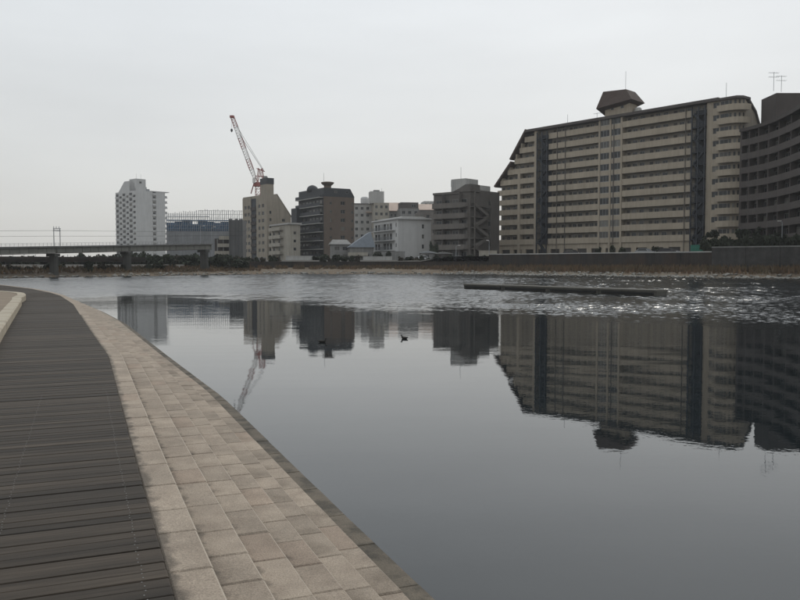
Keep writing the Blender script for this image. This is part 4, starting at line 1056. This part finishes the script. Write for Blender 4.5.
for px, D, t, wd_, lab in ((705, 158, 236, 1.3, 'small dark tree in front of the right stair of the beige gallery block'), (714, 156, 234, 1.5, 'dark tree in front of the rounded balconies'), (742, 148, 232, 1.8, 'dark tree at the left corner of the dark brown curved block'),
                       (757, 146, 230, 1.9, 'broad dark tree before the dark brown curved block'), (768, 143, 238, 1.4, 'low dark tree right of the broad one'), (778, 138, 236, 1.7, 'dark rounded tree beside the lamp post of the curved block'), (725, 153, 238, 1.4, 'low dark tree below the seam of the two right-hand blocks'), (794, 134, 238, 1.6, 'dark tree near the right picture edge')):
    tree(px, D, 4.1, gz(t, D) - 4.1, wd_, lab)
for px, D, t, wd_, lab in ((611, 175, 245.5, 1.0, 'round shrub below the lift bay of the beige gallery block'), (622, 173, 247, 1.0, 'small shrub right of the lift bay'), (655, 166, 246, 1.1, 'small shrub below the middle galleries of the beige block'), (598, 178, 248, .9, 'small shrub left of the lift bay')):
    bush(px, D, 4.1, gz(t, D) - 4.1, wd_, lab, None)

# ------------------------------------------------------------------ poles and cars
def pole(px, D, base, pyt, label, arm=.8):
    r = empty('lamp_post', (gx(px, D), D, base), 0, label, 'lamp post', 'lamp posts on the far bank'); h = gz(pyt, D) - base
    mb = MB(); mb.bar((0, 0, -.2), (0, 0, h), .09, 8, .06); mb.build('post', M['steel'], r)
    mb = MB(); mb.bar((0, 0, h - .1), (arm, 0, h + .15), .045, 6); mb.build('arm', M['steel'], r)
    mb = MB(); mb.box(arm - .1, arm + .5, -.12, .12, h + .08, h + .22); mb.build('lamp_head', M['cranew'], r)
pole(201, 226, 2.6, 226.5, 'pale lamp post in front of the building site, left one'); pole(212, 224, 2.6, 227.5, 'pale lamp post in front of the building site, right one')
pole(781, 136, 4.1, 222, 'lamp post in front of the dark brown curved block', -.7); pole(456, 200, 3.3, 246, 'lamp post below the taupe block', .6); pole(489, 190, 3.3, 241, 'lamp post at the right corner of the taupe block', -.6)
def car(px, D, base, m, label, ang=0.):
    r = empty('parked_car', (gx(px, D), D, base), R(ang), label, 'car', 'cars parked along the river wall')
    mb = MB(); mb.prism([(-2.0, .35), (2.0, .35), (2.05, .75), (1.9, .95), (1.0, 1.02), (.5, 1.5), (-1.1, 1.52), (-1.75, 1.05), (-2.02, .95)], -.8, .8); mb.build('body', M[m], r)
    for s_ in (-.815, .785):
        mb = MB(); mb.prism([(.85, 1.03), (.45, 1.43), (-1.05, 1.44), (-1.55, 1.05)], s_, s_ + .03); mb.build('side_window', M['glass'], r)
    for x in (-1.25, 1.25):
        for y in (-.78, .62): 
            mb = MB(); mb.bar((x, y, .33), (x, y + .18, .33), .33, 14); mb.build('wheel', M['tyre'], r)
    for y in (-.6, .45): mb = MB(); mb.box(2.0, 2.06, y, y + .2, .7, .85); mb.build('headlight', M['cranew'], r)
for px, D, b, m, lab, an in ((424, 206, 2.9, 'carw', 'white car parked below the right end of the white block', 10), (459, 204, 2.9, 'cars', 'silver car parked below the taupe block', 0),
                          (645, 166, 4.1, 'cars', 'silver car parked before the right galleries of the beige block', -45), (668, 161, 4.1, 'cardk', 'dark car parked before the right galleries of the beige block', -45), (572, 182, 4.1, 'cardk', 'dark car parked left of the lift bay of the beige block', -45)):
    car(px, D, b, m, lab, an)

# ------------------------------------------------------------------ floating breakwater and ducks
pa, pb = Vector((6.3, 77.0)), Vector((19.55, 59.3)); d = pb - pa; ang = math.atan2(d.y, d.x); ln = d.length
r = empty('floating_breakwater', (pa.x, pa.y, 0), ang, 'long dark floating breakwater lying slantwise on the rippled water', 'breakwater')
ns = 4
for q in range(ns):
    a, b_ = ln * q / ns, ln * (q + 1) / ns
    mb = MB(); mb.prism([(a + .02, -.4), (b_ - .02, -.4), (b_ - .02, .36), (a + .02, .36)], 0, 1.3); mb.build('hull', M['pontoon'], r)
    mb = MB(); mb.box(a + .01, b_ - .01, -.08, 1.38, .363, .48); mb.build('top_slab', M['pontoont'], r)
    mb = MB(); mb.box(a + .3, b_ - .3, -.1, -.003, .1, .26); mb.build('fender', M['tyre'], r)

def duck(px, py, hdg, label):
    D = CAM_Z * 780 / (py - 263.0)
    sp = [(-.24, .10, .012, .02), (-.20, .085, .04, .035), (-.12, .06, .085, .07), (0, .045, .105, .085), (.09, .055, .095, .085), (.15, .085, .065, .07), (.175, .13, .042, .045), (.185, .17, .034, .036), (.20, .205, .042, .042), (.225, .21, .040, .036), (.25, .20, .026, .018), (.285, .195, .022, .008), (.30, .193, .012, .004)]
    mb = MB(); n_ = 12; v = []; f = []
    for i, (x, z, ry, rz_) in enumerate(sp):
        a = sp[max(i - 1, 0)]; b_ = sp[min(i + 1, len(sp) - 1)]; t = Vector((b_[0] - a[0], 0, b_[1] - a[1])).normalized(); up = Vector((-t.z, 0, t.x))
        for k in range(n_): th = 2 * math.pi * k / n_; v.append(Vector((x, 0, z)) + Vector((0, 1, 0)) * ry * math.cos(th) + up * rz_ * math.sin(th))
    for i in range(len(sp) - 1):
        for k in range(n_): f.append((i*n_+k, i*n_+(k+1)%n_, (i+1)*n_+(k+1)%n_, (i+1)*n_+k))
    f += [tuple(range(n_)), tuple(range((len(sp)-1)*n_ + n_ - 1, (len(sp)-1)*n_ - 1, -1))]
    mb.add(v, f); o = mb.build('duck', M['duck'], None, (gx(px, D), D, .0), R(hdg), True)
    o.scale = (.55,) * 3; tag(o, label, 'duck', 'ducks on the river')
duck(404.5, 339, 150, 'dark duck swimming alone near the middle of the calm water')
duck(322, 342.5, 8, 'dark duck low on the water at the edge of the reflected brown block')

# ------------------------------------------------------------------ near bank: path of the deck's water-side edge
EDGE = [(3.45, -7.3), (-1.066, 3.636), (-2.287, 6.613), (-5.035, 13.40), (-7.106, 17.92), (-12.80, 30.5), (-16.7, 38.3), (-19.0, 42.3), (-22.95, 48.5), (-29.1, 56.8), (-38, 66.0), (-52, 76), (-75, 88)]
EDGE = [Vector(p) for p in EDGE]
PATH = resample(EDGE, .25)
for _ in range(6): PATH = [PATH[0]] + [(PATH[i-1] + PATH[i] * 2 + PATH[i+1]) / 4 for i in range(1, len(PATH) - 1)] + [PATH[-1]]
CUM = [0.]
for a, b_ in zip(PATH[:-1], PATH[1:]): CUM.append(CUM[-1] + (b_ - a).length)
import bisect
def at_s(s_):
    i = min(max(bisect.bisect(CUM, s_) - 1, 0), len(PATH) - 2); t = (s_ - CUM[i]) / (CUM[i+1] - CUM[i])
    p = PATH[i].lerp(PATH[i+1], t)
    j0, j1 = max(i - 3, 0), min(i + 4, len(PATH) - 1); tg = (PATH[j1] - PATH[j0]).normalized()
    return p, tg, Vector((tg.y, -tg.x))          # point, along, towards the water
def s_of_y(y):
    i = min(range(len(PATH)), key=lambda k: abs(PATH[k].y - y)); return CUM[i]
def deck_w(s_):
    p = at_s(s_)[0]; return 1.80 if p.y < 33 else 1.80 + min(4.6, (p.y - 33) * .42)

# ground under the deck, then the boards
v = []; f = []; S_ = [q * .5 for q in range(int(CUM[-1] / .5))]
for s_ in S_:
    p, t, n_ = at_s(s_); a = p - n_ * (deck_w(s_) + .25); b_ = p - n_ * .01; v += [(a.x, a.y, DECK_Z - .06), (b_.x, b_.y, DECK_Z - .06), (b_.x, b_.y, -.4)]
for i in range(len(S_) - 1): f += [(3*i, 3*i+1, 3*i+4, 3*i+3), (3*i+1, 3*i+2, 3*i+5, 3*i+4)]
walk = tag(obj('boardwalk', mesh('boardwalk', v, f, M['deck_base'])), 'weathered dark timber boardwalk curving along the near bank', 'boardwalk', None, 'structure')
def chamfer_box(w_, d_, h_, c_, me_name, m):
    vv = [(0,0,-h_),(w_,0,-h_),(w_,d_,-h_),(0,d_,-h_),(0,0,-c_),(w_,0,-c_),(w_,d_,-c_),(0,d_,-c_),(c_,c_,0),(w_-c_,c_,0),(w_-c_,d_-c_,0),(c_,d_-c_,0)]
    ff_ = [(8,9,10,11),(4,5,9,8),(5,6,10,9),(6,7,11,10),(7,4,8,11),(0,1,5,4),(1,2,6,5),(2,3,7,6),(3,0,4,7)]
    return mesh(me_name, vv, ff_, m)
PITCHB = .112
bm_ = chamfer_box(1.0, PITCHB - .006, .05, .004, 'board', M['wood'])
rs = random.Random(3); s_ = s_of_y(2.0); nB = 0; screws = MB(); restv = []
s_near = s_
while nB < 300:
    p, t, n_ = at_s(s_); wdt = deck_w(s_) + .12
    a = p - n_ * wdt; ang = math.atan2(n_.y, n_.x)
    o = obj('board', bm_, walk, (a.x, a.y, DECK_Z + rs.uniform(-.0025, .0025)), ang + rs.uniform(-.0015, .0015)); o.scale = (wdt - rs.uniform(.0, .004), 1, 1)
    if nB < 75:
        for off in (.13, .86, 1.6):
            for q in (.03, .085):
                c_ = p - n_ * (off + rs.uniform(-.008, .008)) + t * q
                screws.add([(c_.x + .0042 * math.cos(k), c_.y + .0042 * math.sin(k), DECK_Z + .0045) for k in (0, 1.05, 2.1, 3.15, 4.2, 5.25)], [(0, 1, 2, 3, 4, 5)])
    s_ += PITCHB; nB += 1
so = screws.build('screw_heads', M['screw'], walk); tag(so, kind='stuff')
def join_boards(s0, s1, name):
    mb = MB(); s2 = s0
    while s2 < s1:
        p, t, n_ = at_s(s2); wdt = deck_w(s2) + .12; a = p - n_ * wdt
        q = [a, p, p + t * (PITCHB - .006), a + t * (PITCHB - .006)]; z = DECK_Z + rs.uniform(-.003, .003)
        mb.add([(c.x, c.y, z) for c in q] + [(c.x, c.y, z - .05) for c in q], [(0,1,2,3),(0,4,5,1),(1,5,6,2),(2,6,7,3),(3,7,4,0)]); s2 += PITCHB
    tag(mb.build(name, M['wood'], walk), kind='stuff')
join_boards(s_, CUM[-1] - 1, 'far_boards'); join_boards(.2, s_near - PITCHB, 'rear_boards')

# stone steps: border row at deck level, treads going down, last dark row at the water
RISE = .14; off0 = [0.0, .235] + [.235 + .287 * k for k in range(1, 7)]
v = []; f = []
prof = []
for k in range(7): prof += [(off0[k], DECK_Z - RISE * k - .07), (off0[k+1] - .02, DECK_Z - RISE * k - .07)]
prof += [(off0[7] - .02, -.6)]
for s2 in S_:
    p, t, n_ = at_s(s2)
    for o_, z in prof: q = p + n_ * o_; v.append((q.x, q.y, z))
m_ = len(prof)
for i in range(len(S_) - 1):
    for k in range(m_ - 1): a = i * m_ + k; f.append((a, a + 1, a + m_ + 1, a + m_))
steps = tag(obj('stone_steps', mesh('stone_steps', v, f, M['stonel'])), 'pale granite steps going down from the boardwalk into the river', 'steps', None, 'structure')
blocks = []
for k in range(7):
    s2 = .3 + rs.uniform(0, .4)
    while s2 < CUM[-1] - 2:
        ln = rs.choice((.42, .45, .48, .52, .58, .62)) if k < 6 else rs.choice((.75, .85, .95)); p, t, n_ = at_s(s2)
        blocks.append((k, s2, ln)); s2 += ln
def blk(k, s2, ln):
    p, t, n_ = at_s(s2 + ln / 2); w_ = off0[k+1] - off0[k]
    a = p + n_ * off0[k] - t * (ln / 2); return a, math.atan2(n_.y, n_.x), w_
vis = sorted([b for b in blocks if at_s(b[1])[0].y > 2.4 - 0 and True], key=lambda b: at_s(b[1])[0].y)
keep = set(vis[:300]); rest = MB(); rest2 = MB(); rest3 = MB(); bc = {}
for b in blocks:
    k, s2, ln = b; a, ang, w_ = blk(*b); gap = rs.choice((.002, .002, .003, .004, .012)); z = DECK_Z - RISE * k + rs.uniform(-.0025, .0025)
    m = 'stonel' if k == 6 else ('stonew' if (k >= 4 and rs.random() < .5) else ('stone2' if rs.random() < .09 else 'stone'))
    if b in keep:
        key = (k, ln, gap, m)
        if key not in bc: 
            bc[key] = chamfer_box(w_ - .004, ln - gap, .13, .012, 'stone', M[m])
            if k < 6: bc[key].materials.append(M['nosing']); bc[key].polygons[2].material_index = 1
        o = obj('stone', bc[key], steps, (a.x, a.y, z), ang + rs.uniform(-.004, .004)); o.rotation_euler.x = rs.uniform(-.003, .003); o.rotation_euler.y = rs.uniform(-.003, .003)
    else:
        me_ = rest if m in ('stone', 'stone2') else (rest2 if m == 'stonew' else rest3)
        ca, sa = math.cos(ang), math.sin(ang); c_ = .007
        def T(x, y, zz): return (a.x + ca * x - sa * y, a.y + sa * x + ca * y, z + zz)
        w2, l2 = w_ - .004, ln - gap
        me_.add([T(0,0,-.13),T(w2,0,-.13),T(w2,l2,-.13),T(0,l2,-.13),T(0,0,-c_),T(w2,0,-c_),T(w2,l2,-c_),T(0,l2,-c_),T(c_,c_,0),T(w2-c_,c_,0),T(w2-c_,l2-c_,0),T(c_,l2-c_,0)],
                [(8,9,10,11),(4,5,9,8),(5,6,10,9),(6,7,11,10),(7,4,8,11),(0,1,5,4),(1,2,6,5),(2,3,7,6),(3,0,4,7)])
for mb, m in ((rest, 'stonef'), (rest2, 'stonefw'), (rest3, 'stonel')): tag(mb.build('further_stones', M[m], steps), kind='stuff')

# raised curb on the land side and the dirt ground behind it
inner = []; s2 = .5
INN = []
while s2 < CUM[-1] - 1:
    p, t, n_ = at_s(s2)
    if p.y > 35.3: break
    INN.append(p - n_ * deck_w(s2)); s2 += .3
CT = [Vector(p) for p in ((-15.95, 33.2), (-16.75, 34.9), (-17.35, 36.0), (-18.2, 37.1), (-19.9, 38.75), (-24, 42.2), (-31, 47.2), (-42, 54), (-75, 70))]
LINE = resample([q for q in INN if q.y < 31.5] + CT, .3)
for _ in range(2): LINE = [LINE[0]] + [(LINE[i-1] + LINE[i] * 2 + LINE[i+1]) / 4 for i in range(1, len(LINE) - 1)] + [LINE[-1]]
CZ = DECK_Z + .23; CW = .34
def lnorm(i):
    t = (LINE[min(i+1, len(LINE)-1)] - LINE[max(i-1, 0)]).normalized(); return Vector((-t.y, t.x))
curb = empty('planter_curb', (LINE[0].x, LINE[0].y, DECK_Z), 0, 'pale raised stone curb along the land side of the boardwalk', 'curb')
i = 0; o0 = LINE[0]
while i + 2 < len(LINE):
    j = i + 2; mb = MB(); g_ = .012
    A0, A1 = LINE[i], LINE[j]; t = (A1 - A0).normalized(); A0 = A0 + t * g_; B0, B1 = LINE[i] + lnorm(i) * CW + t * g_, LINE[j] + lnorm(j) * CW
    c_ = .03
    n0, n1 = lnorm(i), lnorm(j)
    ring = lambda a, n_: [(a, -.08), (a, CZ - DECK_Z - c_), (a + n_ * c_, CZ - DECK_Z), (a + n_ * (CW - .01), CZ - DECK_Z), (a + n_ * CW, CZ - DECK_Z - .01), (a + n_ * CW, -.08)]
    r0, r1 = ring(A0, n0), ring(A1, n1)
    mb.add([((q - o0).x, (q - o0).y, z) for q, z in r0 + r1], [(k, k + 1, k + 7, k + 6)[::-1] for k in range(5)] + [(0, 1, 2, 3, 4, 5), (11, 10, 9, 8, 7, 6)])
    mb.build('curb_stone', M['curb'], curb); i = j
v = [(q.x + lnorm(k).x * (CW - .02), q.y + lnorm(k).y * (CW - .02), CZ - .03) for k, q in enumerate(LINE)]
v += [(-300, 120, CZ - .03), (-300, -60, CZ - .03), (LINE[0].x - 1, -60, CZ - .03)]
tag(obj('dirt_ground', mesh('dirt_ground', v, [tuple(range(len(v)))], M['dirt'])), 'bare tan ground behind the pale curb', 'ground', None, 'structure')

# ------------------------------------------------------------------ haze
def haze():
    m = bpy.data.materials.new('haze'); m.use_nodes = True; n = m.node_tree; n.nodes.clear()
    o_ = n.nodes.new('ShaderNodeOutputMaterial'); pv = n.nodes.new('ShaderNodeVolumePrincipled')
    pv.inputs['Color'].default_value = (.95, .97, 1.0, 1); pv.inputs['Density'].default_value = HAZE; pv.inputs['Anisotropy'].default_value = .25
    n.links.new(pv.outputs[0], o_.inputs['Volume'])
    mb = MB(); mb.box(-1600, 1600, -100, 1600, -2, 64); o = mb.build('haze', m)
    tag(o, 'thin pale winter haze over the river', 'haze', None, 'stuff')
HAZE = .00018
haze()
